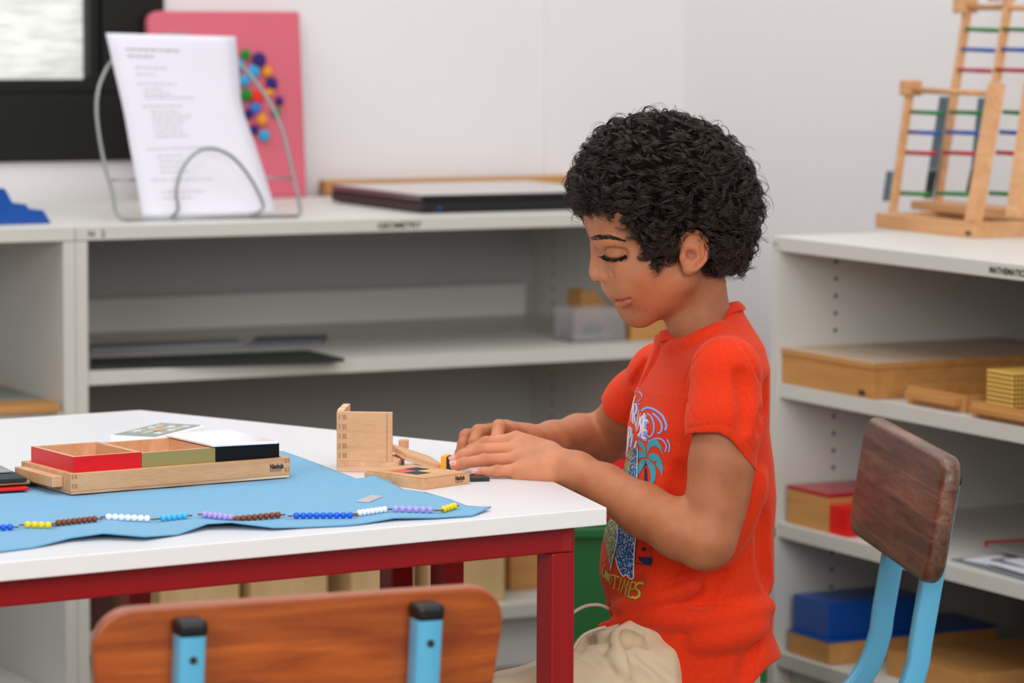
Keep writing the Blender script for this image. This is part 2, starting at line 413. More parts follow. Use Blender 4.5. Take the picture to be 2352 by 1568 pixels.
for i in range(len(ring)):
    a, b = ring[i], ring[(i+1) % len(ring)]
    a, b = Vector(a), Vector(b); d = (b-a); L = d.length; an = math.atan2(d.y, d.x)
    T = Matrix.Translation((a.x, a.y, 0)) @ Matrix.Rotation(an, 4, 'Z')
    s0 = -LEG*0.5 if i % 2 == 0 else LEG*0.5
    MB().box((s0, -LEG/2, zr0), (L-s0, LEG/2, zr1), 0, T).build('apron_rail', 'red_metal', table, bevel=0.002)
def leg_at(x, y, an=0.0):
    T = Matrix.Translation((x, y, 0)) @ Matrix.Rotation(an, 4, 'Z')
    lg = MB().box((-LEG/2, -LEG/2, 0.008), (LEG/2, LEG/2, zr0-0.0002), 0, T).build('leg', 'red_metal', table, bevel=0.002)
    MB().box((-LEG/2-0.001, -LEG/2-0.001, 0.0), (LEG/2+0.001, LEG/2+0.001, 0.012), 0, T).build('foot_cap', 'cap', lg)
leg_at(legx, ring[0].y)
# rail stub from the leg to the corner is the apron; further legs
for px, Y in ((1027, 3.90), (910, 3.93), (311, 4.20)):
    q = local(TT, at_y(px, 1310, Y)); leg_at(q.x, q.y)
leg_at(ring[3].x, ring[3].y); leg_at(ring[4].x+0.03, ring[4].y)

# ------------------------------------------------------------------ blue cloth
CLO = [(-260,1292),(0,1270),(78,1260),(163,1245),(238,1240),(333,1243),(408,1231),(476,1217),(530,1216),(629,1219),(700,1214),(800,1209),
       (830,1206),(906,1197),(1000,1193),(1085,1187),(1128,1172),(1100,1170),(1072,1166),(1034,1151),(1000,1141),(977,1134),(926,1128),(906,1117),(886,1107),
       (850,1107),(824,1106),(780,1088),(735,1071),(690,1054),(650,1040),(560,1040),(300,1060),(80,1087),(-60,1097),(-260,1112)]
clp = [tl(x, y) for x, y in CLO]
clp2 = [Vector((p.x, p.y)) for p in clp]
def inpoly(x, y, poly):
    c = False; n = len(poly)
    for i in range(n):
        a, b = poly[i], poly[i-1]
        if (a[1] > y) != (b[1] > y) and x < (b[0]-a[0])*(y-a[1])/(b[1]-a[1])+a[0]: c = not c
    return c
def dseg(p, a, b):
    ab = b-a; t = max(0, min(1, (p-a).dot(ab)/max(1e-9, ab.length_squared))); return (p-(a+ab*t)).length, t
ridge = [Vector(tl(x, y)).xy for x, y in ((-200,1200),(110,1168),(380,1141),(700,1119),(824,1110),(890,1108))]
ridge2 = [Vector(tl(x, y)).xy for x, y in ((-200,1150),(60,1140),(250,1200),(330,1240))]
waves = [(Vector(tl(x, y)).xy, h, r) for x, y, h, r in ((200,1240,.0040,.032),(290,1242,.0034,.030),(490,1215,.0046,.026),(570,1217,.0040,.028),(930,1194,.003,.02),(890,1108,.0065,.016),(1128,1172,.002,.02))]
def cloth_h(p):
    h = 0.0022
    d = min(dseg(p, ridge[i], ridge[i+1])[0] for i in range(len(ridge)-1)); h += 0.0035*math.exp(-(d/0.007)**2)
    d = min(dseg(p, ridge2[i], ridge2[i+1])[0] for i in range(len(ridge2)-1)); h += 0.0008*math.exp(-(d/0.01)**2)
    for c, a, r in waves: h += a*math.exp(-((p-c).length/r)**2)
    return h + 0.0004*noise.noise(Vector((p.x*30, p.y*30, 0)))
inner = []
xs = [p.x for p in clp2]; ys = [p.y for p in clp2]; st = 0.006
x = min(xs)
while x < max(xs):
    y = min(ys)
    while y < max(ys):
        if inpoly(x, y, clp2) and min(dseg(Vector((x, y)), clp2[i], clp2[i-1])[0] for i in range(len(clp2))) > 0.002:
            inner.append(Vector((x+random.uniform(-.0005,.0005), y)))
        y += st
    x += st
res = delaunay_2d_cdt(clp2+inner, [], [list(range(len(clp2)))], 1, 1e-6)
cv = [Vector((v.x, v.y, ZT+cloth_h(Vector((v.x, v.y))))) for v in res[0]]
m_cloth = mat('blue_felt', srgb(104, 170, 210), 0.9, bump=0.6, bscale=1500, var=0.07, vscale=260, sheen=0.2)
mb = MB(); mb.add(cv, res[2], 0, TT)
cloth = mb.build('work_mat', m_cloth, smooth=True)
so = cloth.modifiers.new('thick', 'SOLIDIFY'); so.thickness = 0.0014; so.offset = -1
tag(cloth, 'light blue felt work mat spread along the front of the white table', 'mat')
def cz(p):                                   # height of the mat at a table-frame point
    return ZT + cloth_h(Vector((p.x, p.y)))

# ------------------------------------------------------------------ bead bars
def bead_bar(p0, p1, n, mname, label, r=0.0034, wire0=True, wire1=True):
    a = at_z(p0[0], p0[1], ZT+0.0062); b = at_z(p1[0], p1[1], ZT+0.0062)
    la, lb = local(TT, a), local(TT, b)
    d = (lb-la); d.z = 0; L = d.length; an = math.atan2(d.y, d.x)
    base = TT @ Vector((la.x, la.y, 0)); base.z = cz((la+lb)/2)
    T = Matrix.Translation(base) @ Matrix.Rotation(TA+an, 4, 'Z')
    t = thing('bead_bar', label, 'beads', T, 'coloured bead bars on the blue mat')
    sp = L/(n-1); rr = min(r, sp*0.56) if sp < 0.0062 else min(r, sp*0.52)
    R3 = max(rr, r*0.96)
    for i in range(n):
        MB().ball((i*sp, 0, R3), R3, 14, 10, 0, (min(1, sp*0.53/R3), 1, 1)).build('bead', mname, t, smooth=True)
    w = MB().tube([(-0.0035, 0, R3), (L+0.0035, 0, R3)], 0.0006, 6)
    for s, e in ((-1, 0.0), (1, L)):
        c = e + s*(R3+0.0028)
        w.tube([(c + 0.0021*math.cos(k/10*2*math.pi), 0.0021*math.sin(k/10*2*math.pi), R3-0.0004) for k in range(10)], 0.0006, 6, closed=True)
    w.build('wire', 'copper', t, smooth=True)
    return t
BARS = [((-100,1215),(23,1208),9,'bead_blue','dark blue bead bar cut off by the left edge of the picture'),
 ((64,1203),(111,1204),4,'bead_yellow','yellow bead bar of four beads beside the left brown bar'),
 ((134,1199),(217,1190),8,'bead_brown','brown bead bar between the yellow bar and the long white bar'),
 ((250,1185),(338,1189),7,'bead_white','white bead bar touching the pale blue bar'),
 ((375,1188),(424,1183),5,'bead_cyan','pale turquoise bead bar of five beads'),
 ((471,1180),(530,1187),6,'bead_purple','lilac bead bar below the wooden tray, joined to a brown bar'),
 ((545,1190),(638,1181),8,'bead_brown','brown bead bar to the right of the lilac bar, below the tray logo'),
 ((681,1182),(804,1181),9,'bead_blue','dark blue bead bar of nine beads below the clear chip'),
 ((826,1176),(883,1168),7,'bead_white','white bead bar seen nearly end on, right of the nine blue beads'),
 ((909,1167),(988,1169),6,'bead_purple','lilac bead bar at the right end of the mat, next to the short yellow bar'),
 ((1020,1168),(1043,1161),4,'bead_yellow','short yellow bead bar at the far right tip of the mat')]
for b in BARS: bead_bar(*b)
# clear chip
q = [local(TT, at_z(x, y, ZT+0.0035)) for x, y in ((818,1150),(848,1151.5),(879,1139),(852,1136.5))]
mz = cz(q[0])
chip = MB().prism([(v.x, v.y) for v in q], mz+0.0002, mz+0.0016, 0, TT).build('plastic_chip', mat('frosted_chip', srgb(206, 210, 218), 0.25, trans=0.2), bevel=0.0004)
tag(chip, 'small clear plastic rectangle lying on the blue mat above the beads', 'plastic piece')

# ------------------------------------------------------------------ wooden tray with three boxes
ZB = ZT+0.0036
f0 = at_z(163, 1136, ZB); f1 = at_z(667, 1095.6, ZB)
TRY = frame(f0, ang2(f0, f1)); LTR = (f1-f0).length; HTR = 0.0215; DTR = 0.118
tray = thing('wooden_tray', 'long wooden tray with side handles holding the red, gold and black boxes', 'tray', TRY)
MB().box((0.001, 0.001, 0), (LTR-0.001, DTR-0.001, 0.003)).build('tray_bottom', 'ply', tray)
MB().box((0, 0, 0.003), (LTR, 0.0065, HTR)).build('front_panel', 'beech', tray, bevel=0.0006)
MB().box((0, DTR-0.0065, 0.003), (LTR, DTR, HTR)).build('rear_panel', 'beech', tray, bevel=0.0006)
for x in (0, LTR-0.0065):
    MB().box((x, 0.0066, 0.003), (x+0.0065, DTR-0.0066, HTR)).build('end_panel', 'beech', tray, bevel=0.0006)
h = MB().box((-0.0125, 0.018, 0.006), (-0.0002, DTR-0.010, 0.0175)).build('handle', 'beech', tray, bevel=0.001)
MB().box((LTR+0.0002, 0.018, 0.006), (LTR+0.0095, DTR-0.010, 0.0175)).build('handle', 'beech', tray, bevel=0.001)
for z in (0.0062, 0.016):
    for k in range(2):
        MB().box((0.0012+k*0.0035, -0.0002, z), (0.0034+k*0.0035, 0.0, z+0.0045)).build('finger_joint', 'joint', tray)
        MB().box((LTR-0.0034-k*0.0035, -0.0002, z), (LTR-0.0012-k*0.0035, 0.0, z+0.0045)).build('finger_joint', 'joint', tray)
lg = text_part('Nienhuis', 0.0076, TXZ(LTR-0.0250, -0.0001, 0.0104), tray, bold=0.0003, name='logo_lettering', sx=0.60)
text_part('MONTESSORI', 0.0032, TXZ(LTR-0.0250, -0.0001, 0.0074), tray, name='logo_lettering', sx=0.62, spacing=1.25)
zbx = ZB+0.0215+0.0162
def trl(px, py, z): return local(TRY, at_z(px, py, z))
x0 = trl(173, 1050.5, zbx).x; x1 = trl(331, 1039, zbx).x; x2 = trl(485, 1026, zbx-0.0015).x; x3 = trl(640, 1014, zbx).x
y0 = trl(173, 1050.5, zbx).y; y0 = max(0.0072, min(0.014, y0)); DBX = 0.100; y1 = y0+DBX
def open_box(x0, x1, top, paint, label, name):
    T = TRY @ Matrix.Translation((x0, y0, 0.0032)); w = x1-x0-0.0006; H = top-ZB-0.0032; t = 0.0052
    b = thing(name, label, 'box', T)
    mb = MB()
    for lo, hi, fi in (((0,0,0),(w,t,H),2), ((0,DBX-t,0),(w,DBX,H),4), ((0,t,0),(t,DBX-t,H),5), ((w-t,t,0),(w,DBX-t,H),3)):
        k = len(mb.m); mb.box(lo, hi); mb.m[k+fi] = 1
        if fi in (2, 4): mb.m[k+3] = 1; mb.m[k+5] = 1
    mb.box((t, t, 0), (w-t, DBX-t, 0.003))
    o = mb.build('box_walls', ['beech_r', paint], b)
    return b
open_box(x0, x1, zbx, 'red_paint', 'open wooden box painted red outside, left in the long tray', 'small_box')
gb = open_box(x1, x2, zbx-0.0012, 'gold_paint', 'open wooden box painted dull gold outside, in the middle of the tray', 'small_box')
T = TRY @ Matrix.Translation((x2, y0, 0.0032)); w = x3-x2
bb = thing('small_box', 'black painted box with a glossy white lid, right in the long tray', 'box', T)
Hb = zbx-ZB-0.0032-0.0005
MB().box((0, 0, 0), (w, DBX, Hb)).build('box_body', 'black', bb, bevel=0.0008)
l0 = [local(T, at_z(x, y, zbx+0.003)) for x, y in ((488,1020),(641,1012),(525,985),(379,996))]
l0 = [Vector((v.x, v.y)) for v in l0]
MB().prism([(v.x, v.y) for v in l0], Hb+0.0003, Hb+0.0033).build('lid', 'white_gloss', bb, bevel=0.001, label='glossy white lid lying slightly askew')

# ------------------------------------------------------------------ box lids at the left edge
def plate(name, pts, z, th, m, label, cat='lid', bev=0.0008):
    q = [at_z(x, y, z) for x, y in pts]; c = sum(q, Vector())/4
    T = Matrix.Translation((c.x, c.y, z))
    o = MB().prism([(v.x-c.x, v.y-c.y) for v in q], 0, th).build(name, m, bevel=bev); o.matrix_world = T
    return tag(o, label, cat)
plate('box_lid', ((-170,1141),(67,1125.5),(8,1098),(-210,1113)), ZT+0.0044, 0.003, 'red_paint', 'red lid, bottom of the stack of lids at the left edge')
plate('box_lid', ((-168,1128),(70,1111),(10,1083),(-208,1098)), ZT+0.0085, 0.0032, 'gold_paint', 'gold lid with a dark top, resting on the red lid at the left edge')
plate('box_lid', ((-200,1098),(27,1085),(0,1072),(-240,1088)), ZT+0.0165, 0.0025, mat('grey_glass', srgb(170, 176, 182), 0.12), 'clear grey plate on top of the stack at the left edge')
o = plate('box_lid', ((-165,1120),(62,1106),(12,1082),(-200,1096)), ZT+0.0119, 0.0042, 'charcoal', 'dark grey plate between the gold lid and the clear plate')

# ------------------------------------------------------------------ booklet behind the tray
zk = ZT+0.012
q = [at_z(x, y, zk) for x, y in ((251,996),(372,1004),(463,976),(366,968))]
q0 = q[0]; an = ang2(q[0], q[3]); T = frame((q0.x, q0.y, ZT), an)
Lb = (q[3]-q[0]).length; Wb = 0.060
bk = thing('small_book', 'small white-edged book with a grey printed cover behind the tray', 'book', T)
MB().box((0, -Wb, 0.0002), (Lb, 0, 0.0105)).build('pages', 'white_paint', bk, bevel=0.002)
MB().box((0.004, -Wb+0.004, 0.0105), (Lb-0.004, -0.004, 0.0112)).build('printed_cover', mat('grey_cover', srgb(140, 148, 150), 0.5, var=0.25, vscale=60), bk)
random.seed(5)
cream_ = mat('cream_print', srgb(206, 196, 164), 0.6)
for i in range(7):
    for j in range(3):
        mb = MB().box((0, 0, 0), (0.0075, 0.0085, 0.0003), 0, Matrix.Translation((0.03+i*0.011*Lb/0.12, -Wb+0.010+j*0.0155, 0.0112)) @ Matrix.Rotation(random.uniform(-.4, .4), 4, 'Z'))
        mb.build('cover_print', cream_ if (i+j) % 3 else 'white_paint', bk)
MB().tube([(0.052, -0.036, 0.0115), (0.052, -0.036, 0.0119)], 0.0065, 16).build('cover_print', mat('orange_dot', srgb(214, 120, 70), 0.5), bk)

# ------------------------------------------------------------------ wooden cube box (standing open)
c0_ = at_z(773, 1083, ZT); c1_ = at_z(915, 1078, ZT)
TC = frame(c0_, R(-4)); WC = 0.0665; DC = 0.064; HB = 0.0118
cube = thing('cube_box', 'open wooden cube box with finger joints and two standing walls', 'box', TC)
MB().box((0, 0, 0), (WC+0.001, DC, HB*0.5)).build('base_board', 'ply', cube, bevel=0.0004)
MB().box((0, 0, HB*0.5), (WC+0.001, DC, HB)).build('base_board', 'beech_r', cube, bevel=0.0004)
WP = 0.0605
MB().box((0, 0, HB), (WP, 0.006, 0.0655)).build('front_wall', 'beech', cube, bevel=0.0004)
MB().box((WP-0.006, -0.0004, HB+0.0005), (WP-0.0052, 0.0, 0.0652)).build('groove', 'joint', cube)
MB().box((0, 0.0062, HB), (0.0075, DC, 0.0672)).build('side_wall', 'ply', cube, bevel=0.0004)
for k in range(5):
    z = HB+0.0035+k*0.0105
    for x in (0.0022, 0.0066, 0.0090):
        MB().box((x, -0.0003, z), (x+0.0019, 0.0, z+0.0052)).build('finger_joint', 'joint', cube)
# patterned and plain small blocks beside it
def block(px, py, z0, w, d, h, ang, m, label, name='wooden_block', cat='block', tilt=0.0, bev=0.0005):
    p = at_z(px, py, z0); T = Matrix.Translation(p) @ Matrix.Rotation(ang, 4, 'Z') @ Matrix.Rotation(tilt, 4, 'Y')
    o = MB().box((0, 0, 0), (w, d, h)).build(name, m, bevel=bev); o.matrix_world = T; return tag(o, label, cat)
m_pat = mat('black_white_pattern', srgb(220, 220, 220), 0.5)
N_, L_ = nodes_of(m_pat); vt = N_.new('ShaderNodeTexVoronoi'); vt.inputs['Scale'].default_value = 330
r_ = N_.new('ShaderNodeValToRGB'); r_.color_ramp.interpolation = 'CONSTANT'; r_.color_ramp.elements[0].color = (0.01,0.01,0.01,1); r_.color_ramp.elements[1].position = 0.45; r_.color_ramp.elements[1].color = (.8,.8,.8,1)
tcc = N_.new('ShaderNodeTexCoord'); L_.new(tcc.outputs['Object'], vt.inputs['Vector']); L_.new(vt.outputs['Distance'], r_.inputs[0]); L_.new(r_.outputs[0], N_['Principled BSDF'].inputs['Base Color'])
q = at_y(909, 1056, 3.86)
for (dz, w, h, m, lab) in ((0.0, 0.0115, 0.0096, m_pat, 'tiny black and white patterned block under the plain wooden one, by the cube box'), (0.0099, 0.0105, 0.0100, 'beech_r', 'tiny plain wooden block on top of the patterned block')):
    T = frame((q.x+(0.003 if dz else 0), q.y, ZT+dz), R(-3)); o = MB().box((0, 0, 0), (w, 0.014, h)).build('wooden_block', m, bevel=0.0004); o.matrix_world = T; tag(o, lab, 'block')
# leaning plank
pl0 = at_y(931, 1057, 3.755); pl1 = at_y(1014, 1084, 3.775)
ln = (pl1-pl0); an = math.atan2(ln.y, ln.x); tl_ = math.atan2(-(ln.z), ln.xy.length)
T = Matrix.Translation(pl0) @ Matrix.Rotation(an, 4, 'Z') @ Matrix.Rotation(tl_, 4, 'Y') @ Matrix.Rotation(R(8), 4, 'X')
pk = thing('plywood_board', 'plywood board leaning on the small blocks beside the hands', 'board', T)
MB().box((0, 0, 0), (ln.length+0.006, 0.052, 0.0035)).build('ply_layer', 'ply', pk)
MB().box((0, 0, 0.0035), (ln.length+0.006, 0.052, 0.0068)).build('top_board', 'beech', pk, bevel=0.0005)
# yellow / black block pinched by the fingertips
T = Matrix.Translation(at_z(1012, 1079, ZT)) @ Matrix.Rotation(R(-12), 4, 'Z')
yb = thing('yellow_black_block', 'yellow block with a black side under the fingertips', 'block', T)
MB().box((0, 0, 0), (0.0065, 0.020, 0.0150)).build('yellow_part', 'orange_block', yb, bevel=0.0004)
MB().box((0.0066, 0, 0), (0.020, 0.020, 0.0140)).build('black_part', 'black_block', yb, bevel=0.0004)
# lid with coloured squares
l_f = at_z(973, 1125, ZT); l_l = at_z(824, 1108, ZT); l_r = at_z(1079, 1110, ZT)
an = ang2(l_f, l_r); T = frame((l_f.x, l_f.y, ZT), an); WL = (l_r-l_f).length; DL = (l_l-l_f).length*math.sin(ang2(l_f, l_l)-an)
sh = (l_l-l_f).length*math.cos(ang2(l_f, l_l)-an)
DL = (l_l-l_f).length
lid = thing('patterned_lid', 'flat wooden lid with red, yellow and dark squares beside the hand', 'lid', T)
MB().box((0, 0, 0), (WL, DL, 0.0108)).build('lid_frame', 'beech', lid, bevel=0.0006)
MB().box((0.0015, 0.0015, 0.0108), (WL-0.0015, DL-0.0015, 0.0124)).build('lid_panel', 'beech_o', lid, bevel=0.0003)
cx, cy, s = WL*0.5, DL*0.5, min(WL, DL)*0.30
for (i, j, m) in ((0, 0, 'charcoal'), (1, 0, 'orange_block'), (0, 1, 'red_paint'), (1, 1, 'charcoal')):
    MB().box((cx+(i-1)*s*0.98, cy+(j-1)*s*0.98, 0.0124), (cx+i*s*0.98, cy+j*s*0.98, 0.0126)).build('coloured_square', m, lid)
text_part('Nienhuis', 0.0066, TXZ(WL-0.0225, -0.0001, 0.0052), lid, bold=0.00026, name='logo_lettering', sx=0.60)
text_part('MONTESSORI', 0.0028, TXZ(WL-0.0225, -0.0001, 0.0024), lid, name='logo_lettering', sx=0.62, spacing=1.2)
block(1081, 1106.5, ZT, 0.021, 0.030, 0.0042, R(16), 'black_block', 'flat black block on the table under the little finger')
# ================================================================== things on the shelves
def box_room(name, lo, hi, m, label, cat, T=None, bev=0.001):
    """axis aligned box in the room frame, origin at its own corner"""
    T = frame(room(lo[0], lo[1], lo[2]), ROOM)
    o = MB().box((0, 0, 0), (hi[0]-lo[0], hi[1]-lo[1], hi[2]-lo[2])).build(name, m, bevel=bev); o.matrix_world = T
    return tag(o, label, cat)
# blue stepped block on the left unit
T = frame(at_z(118, 513, SHELF_Z), ROOM)
sc_ = on_b(118, 513, 0.03)[0]
def bx(px, py, b=0.02):
    a, z = on_b(px, py, b); return a, z
pts = [(-60,516),(118,512),(100,483),(68,481),(60,469),(30,467),(12,433),(-30,431),(-60,431)]
b_st = toroom(at_z(118, 513, SHELF_Z))[1]
pr = [on_b(x, y, b_st) for x, y in pts]; a0 = pr[0][0]
pr = [(a-a0, max(0, z-SHELF_Z)) for a, z in pr]; pr[0] = (0, 0)
T = frame(room(a0, b_st, SHELF_Z), ROOM) @ Matrix.Rotation(math.pi/2, 4, 'X')
o = MB().prism(pr, -0.11, 0, 0).build('stepped_block', 'blue_paint', bevel=0.001); o.matrix_world = T
tag(o, 'bright blue wooden stepped block at the left end of the shelf top', 'toy')

# wire paper holder with the sheet
q0 = at_z(283, 506, SHELF_Z+0.002); q1 = at_z(687, 497, SHELF_Z+0.002)
TH = frame((q0.x, q0.y, SHELF_Z), ang2(q0, q1)); WH = (q1-q0).length
def hp(px, py, y=0.0):                       # pixel -> holder plane (x, z) at depth y
    n = TH.to_3x3() @ Vector((0, 1, 0)); p = at_plane(px, py, TH @ Vector((0, y, 0)), n); l = local(TH, p); return l.x, l.z
def smooth_path(pts, n=8, closed=False):
    out = []; m = len(pts)
    for i in range(m if closed else m-1):
        p0 = pts[i-1] if (i > 0 or closed) else pts[i]; p1 = pts[i]; p2 = pts[(i+1) % m]; p3 = pts[(i+2) % m] if (i+2 < m or closed) else pts[(i+1) % m]
        for k in range(n):
            t = k/n
            out.append(tuple(0.5*((2*b)+(-a+c)*t+(2*a-5*b+4*c-d)*t*t+(-a+3*b-3*c+d)*t**3) for a, b, c, d in zip(p0, p1, p2, p3)))
    if not closed: out.append(tuple(pts[-1]))
    return out
holder = thing('paper_holder', 'grey wire paper holder with a large and a small arch on the shelf top', 'paper holder', TH)
big = [(290,505),(268,490),(258,440),(238,370),(224,290),(222,230),(234,180),(262,135),(320,95),(400,80),(480,98),(555,152),(610,220),(645,290),(668,380),(684,450),(690,485),(680,497)]
def lean(z): return 0.03 + 0.16*z            # the big arch leans back
bp = []
for x, y in big:
    X, Z = hp(x, y); X, Z = hp(x, y, 0.0 + 0.10*max(0, min(1, Z/0.28))); bp.append((X, 0.10*max(0, Z)/0.28*1.0, max(0.002, Z)))
ml = [(x, 0.0 if z < 0.004 else y, z) for x, y, z in bp]
bp2 = smooth_path(ml, 6) 
MB().tube(bp2, 0.0030, 8, cap=True).build('large_arch', 'wire', holder, smooth=True)
MB().tube([ml[0], (WH*0.5, 0.0, 0.0022), ml[-1]], 0.0030, 8).build('base_wire', 'wire', holder, smooth=True)
sm = [(398,502),(409,480),(405,440),(418,390),(448,352),(485,341),(530,358),(572,405),(604,468),(596,486),(582,498)]
sp = []
for i, (x, y) in enumerate(sm):
    X, Z = hp(x, y, -0.012); sp.append((X, 0.0 if i in (0, len(sm)-1) else -0.012, max(0.003, Z)))
MB().tube(smooth_path(sp, 6), 0.0028, 8).build('small_arch', 'wire', holder, smooth=True)
for (x0, x1, y) in ((256, 345, 413), (590, 672, 409)):
    a_ = hp(x0, y, 0.035); b_ = hp(x1, y, 0.035); MB().tube([(a_[0], 0.035, a_[1]), (b_[0], 0.035, b_[1])], 0.002, 6).build('cross_wire', 'wire', holder, smooth=True)
# the sheet: a curved strip between left and right edges taken down the page
Lp = [(243,76),(262,160),(283,250),(299,340),(314,420),(328,502)]
Rp = [(541,84),(549,170),(556,245),(585,330),(612,415),(634,489)]
rows = 24; cols = 8; vs = []; fs = []
def samp(P, t):
    s = t*(len(P)-1); i = min(int(s), len(P)-2); f = s-i; return (P[i][0]*(1-f)+P[i+1][0]*f, P[i][1]*(1-f)+P[i+1][1]*f)
LpS, RpS = smooth_path(Lp, 6), smooth_path(Rp, 6)
def page(u, t):
    (lx_, ly_), (rx_, ry_) = samp(LpS, t), samp(RpS, t); x = lx_*(1-u)+rx_*u; y = ly_*(1-u)+ry_*u
    zz = 0.27*(1-t); dy = 0.004 + 0.078*(1-t) + 0.010*math.sin(math.pi*t)*(u-0.3)
    X, Z = hp(x, y, dy); return Vector((X, dy, max(0.004, Z)))
for j in range(rows+1):
    for i in range(cols+1): vs.append(page(i/cols, j/rows))
for j in range(rows):
    for i in range(cols):
        a = j*(cols+1)+i; fs.append((a, a+cols+1, a+cols+2, a+1))
T = TH.copy(); sheet = thing('paper_sheet', 'white printed sheet standing in the wire holder', 'paper', T)
o = MB().add(vs, fs).build('page', 'paper', sheet, smooth=True); s_ = o.modifiers.new('t', 'SOLIDIFY'); s_.thickness = 0.0006; s_.offset = 1
random.seed(3)
def inkline(u0, u1, t, h, parent, m='ink_soft'):
    mb = MB(); n = 10; vv = []; 
    for k in range(n+1):
        u = u0+(u1-u0)*k/n
        for tt in (t-h, t+h): vv.append(page(u, tt)+Vector((0, -0.0008, 0)))
    mb.add(vv, [(2*k, 2*k+1, 2*k+3, 2*k+2) for k in range(n)])
    return mb
lines = [(0.13,0.55,0.098,.006,1),(0.13,0.34,0.13,.005,1),(0.17,0.43,0.185,.003,0),(0.17,0.33,0.22,.003,0),(0.16,0.48,0.27,.003,0),(0.2,0.36,0.30,.003,0),(0.2,0.42,0.325,.003,0),(0.2,0.62,0.345,.003,0),(0.16,0.5,0.39,.003,0),
 (0.22,0.46,0.42,.003,0),(0.22,0.56,0.445,.003,0),(0.22,0.5,0.47,.003,0),(0.22,0.46,0.495,.003,0),(0.22,0.46,0.52,.003,0),(0.22,0.5,0.545,.003,0),(0.13,0.66,0.61,.003,0),(0.2,0.4,0.65,.003,0),(0.2,0.4,0.68,.003,0),(0.2,0.36,0.71,.003,0),(0.2,0.42,0.74,.003,0),(0.1,0.6,0.785,.003,0),(0.18,0.5,0.85,.003,0),(0.18,0.4,0.88,.003,0)]
mb = MB()
for u0, u1, t, h, bold in lines:
    u = u0
    while u < u1:
        w = random.uniform(0.02, 0.06); e = min(u+w, u1); l = inkline(u, e, t, h*0.8, sheet); mb.add(l.v, l.f); u = e+0.010
mb.build('printed_lines', 'ink_soft', sheet)

# pink board with pompoms, leaning
P0 = at_z(706, 452, SHELF_Z)
ab, bb_ = toroom(P0); PZ = SHELF_Z
LEAN = max(0.02, B_W-0.040-bb_)
pw = on_b(655, 26, bb_+LEAN)[0] - on_b(305, 30, bb_+LEAN)[0]
zt_ = on_b(655, 26, bb_+LEAN)[1]
bdy = LEAN; hh = math.hypot(zt_-PZ, bdy)
TP = frame(room(ab-pw, bb_, PZ), ROOM) @ Matrix.Rotation(-math.atan2(bdy, zt_-PZ), 4, 'X')
pk_ = thing('pink_board', 'pink felt covered board with colourful pompoms leaning by the window', 'board', TP)
r = 0.02
poly = [(0, 0), (pw, 0), (pw, hh)] + [(r - r*math.sin(a), hh - r + r*math.cos(a)) for a in [k/6*math.pi/2 for k in range(7)]]
T2 = Matrix.Rotation(math.pi/2, 4, 'X')
MB().prism(poly, -0.022, 0, 0, T2).build('board', 'pink', pk_, bevel=0.004)
poms = [(562,126,13,'g'),(592,138,18,'n'),(580,165,16,'c'),(612,165,13,'o'),(560,185,14,'c'),(622,192,15,'n'),(563,218,15,'g'),(588,222,16,'r'),(618,212,11,'o'),(640,232,11,'n'),(585,248,14,'b'),(632,258,12,'g'),(570,262,12,'n'),(600,275,14,'o'),(582,298,12,'n'),(605,312,14,'c'),(548,150,14,'c'),(545,245,14,'b')]
pc = {'g': mat('pompom_green', srgb(20,130,50), .9, bump=.5), 'n': mat('pompom_navy', srgb(46,30,110), .9, bump=.5), 'c': mat('pompom_cyan', srgb(50,160,210), .9, bump=.5),
      'o': mat('pompom_orange', srgb(236,150,50), .9, bump=.5), 'r': mat('pompom_red', srgb(226,50,30), .9, bump=.5), 'b': mat('pompom_blue', srgb(60,120,200), .9, bump=.5)}
nP = TP.to_3x3() @ Vector((0, -1, 0)); oP = TP @ Vector((0, -0.001, 0))
for x, y, rr, c in poms:
    l = local(TP, at_plane(x, y, oP, nP)); R_ = rr*0.00075*1.0
    MB().ball((l.x, -R_*0.5-0.0, l.z), R_, 12, 8, 0, (1, 0.6, 1)).build('pompom', pc[c], pk_, smooth=True)

# laptop
q = at_z(967, 491, SHELF_Z); TL = frame((q.x, q.y, SHELF_Z), ROOM - R(1))
WL_, DL_ = 0.375, local(TL, at_z(826, 462, SHELF_Z)).y
lap = thing('laptop', 'closed black laptop lying on the shelf top behind the boy', 'laptop', TL)
MB().box((0, 0, 0.002), (WL_, DL_, 0.020)).build('base', 'laptop', lap, bevel=0.004, seg=3)
MB().box((0, 0.0005, 0.0205), (WL_, DL_, 0.0300)).build('lid', 'laptop_lid', lap, bevel=0.003, seg=3)
MB().box((0.002, -0.0008, 0.0212), (WL_-0.002, 0.0004, 0.0292)).build('lid_edge', 'laptop', lap)
mb = MB()
for k in range(7): mb.box((-0.0006, 0.03+k*0.026, 0.007), (0.0, 0.044+k*0.026, 0.013))
mb.build('side_ports', 'screw', lap)
MB().box((0.03, -0.0006, 0.007), (0.036, 0, 0.009)).build('status_light', 'bead_blue', lap)
for x in (0.02, WL_-0.03):
    for y in (0.02, DL_-0.03): MB().box((x, y, 0), (x+0.01, y+0.01, 0.002)).build('rubber_foot', 'cap', lap)
# long wooden box behind it
q = at_z(746, 449, SHELF_Z); a_, b_ = toroom(q); zz = on_b(746, 415, b_)[1]
o = box_room('wooden_case', (a_, b_, SHELF_Z), (a_+0.52, b_+min(0.10, B_W-0.02-b_), zz), 'box_wood', 'long low wooden case behind the laptop and pink board', 'box')

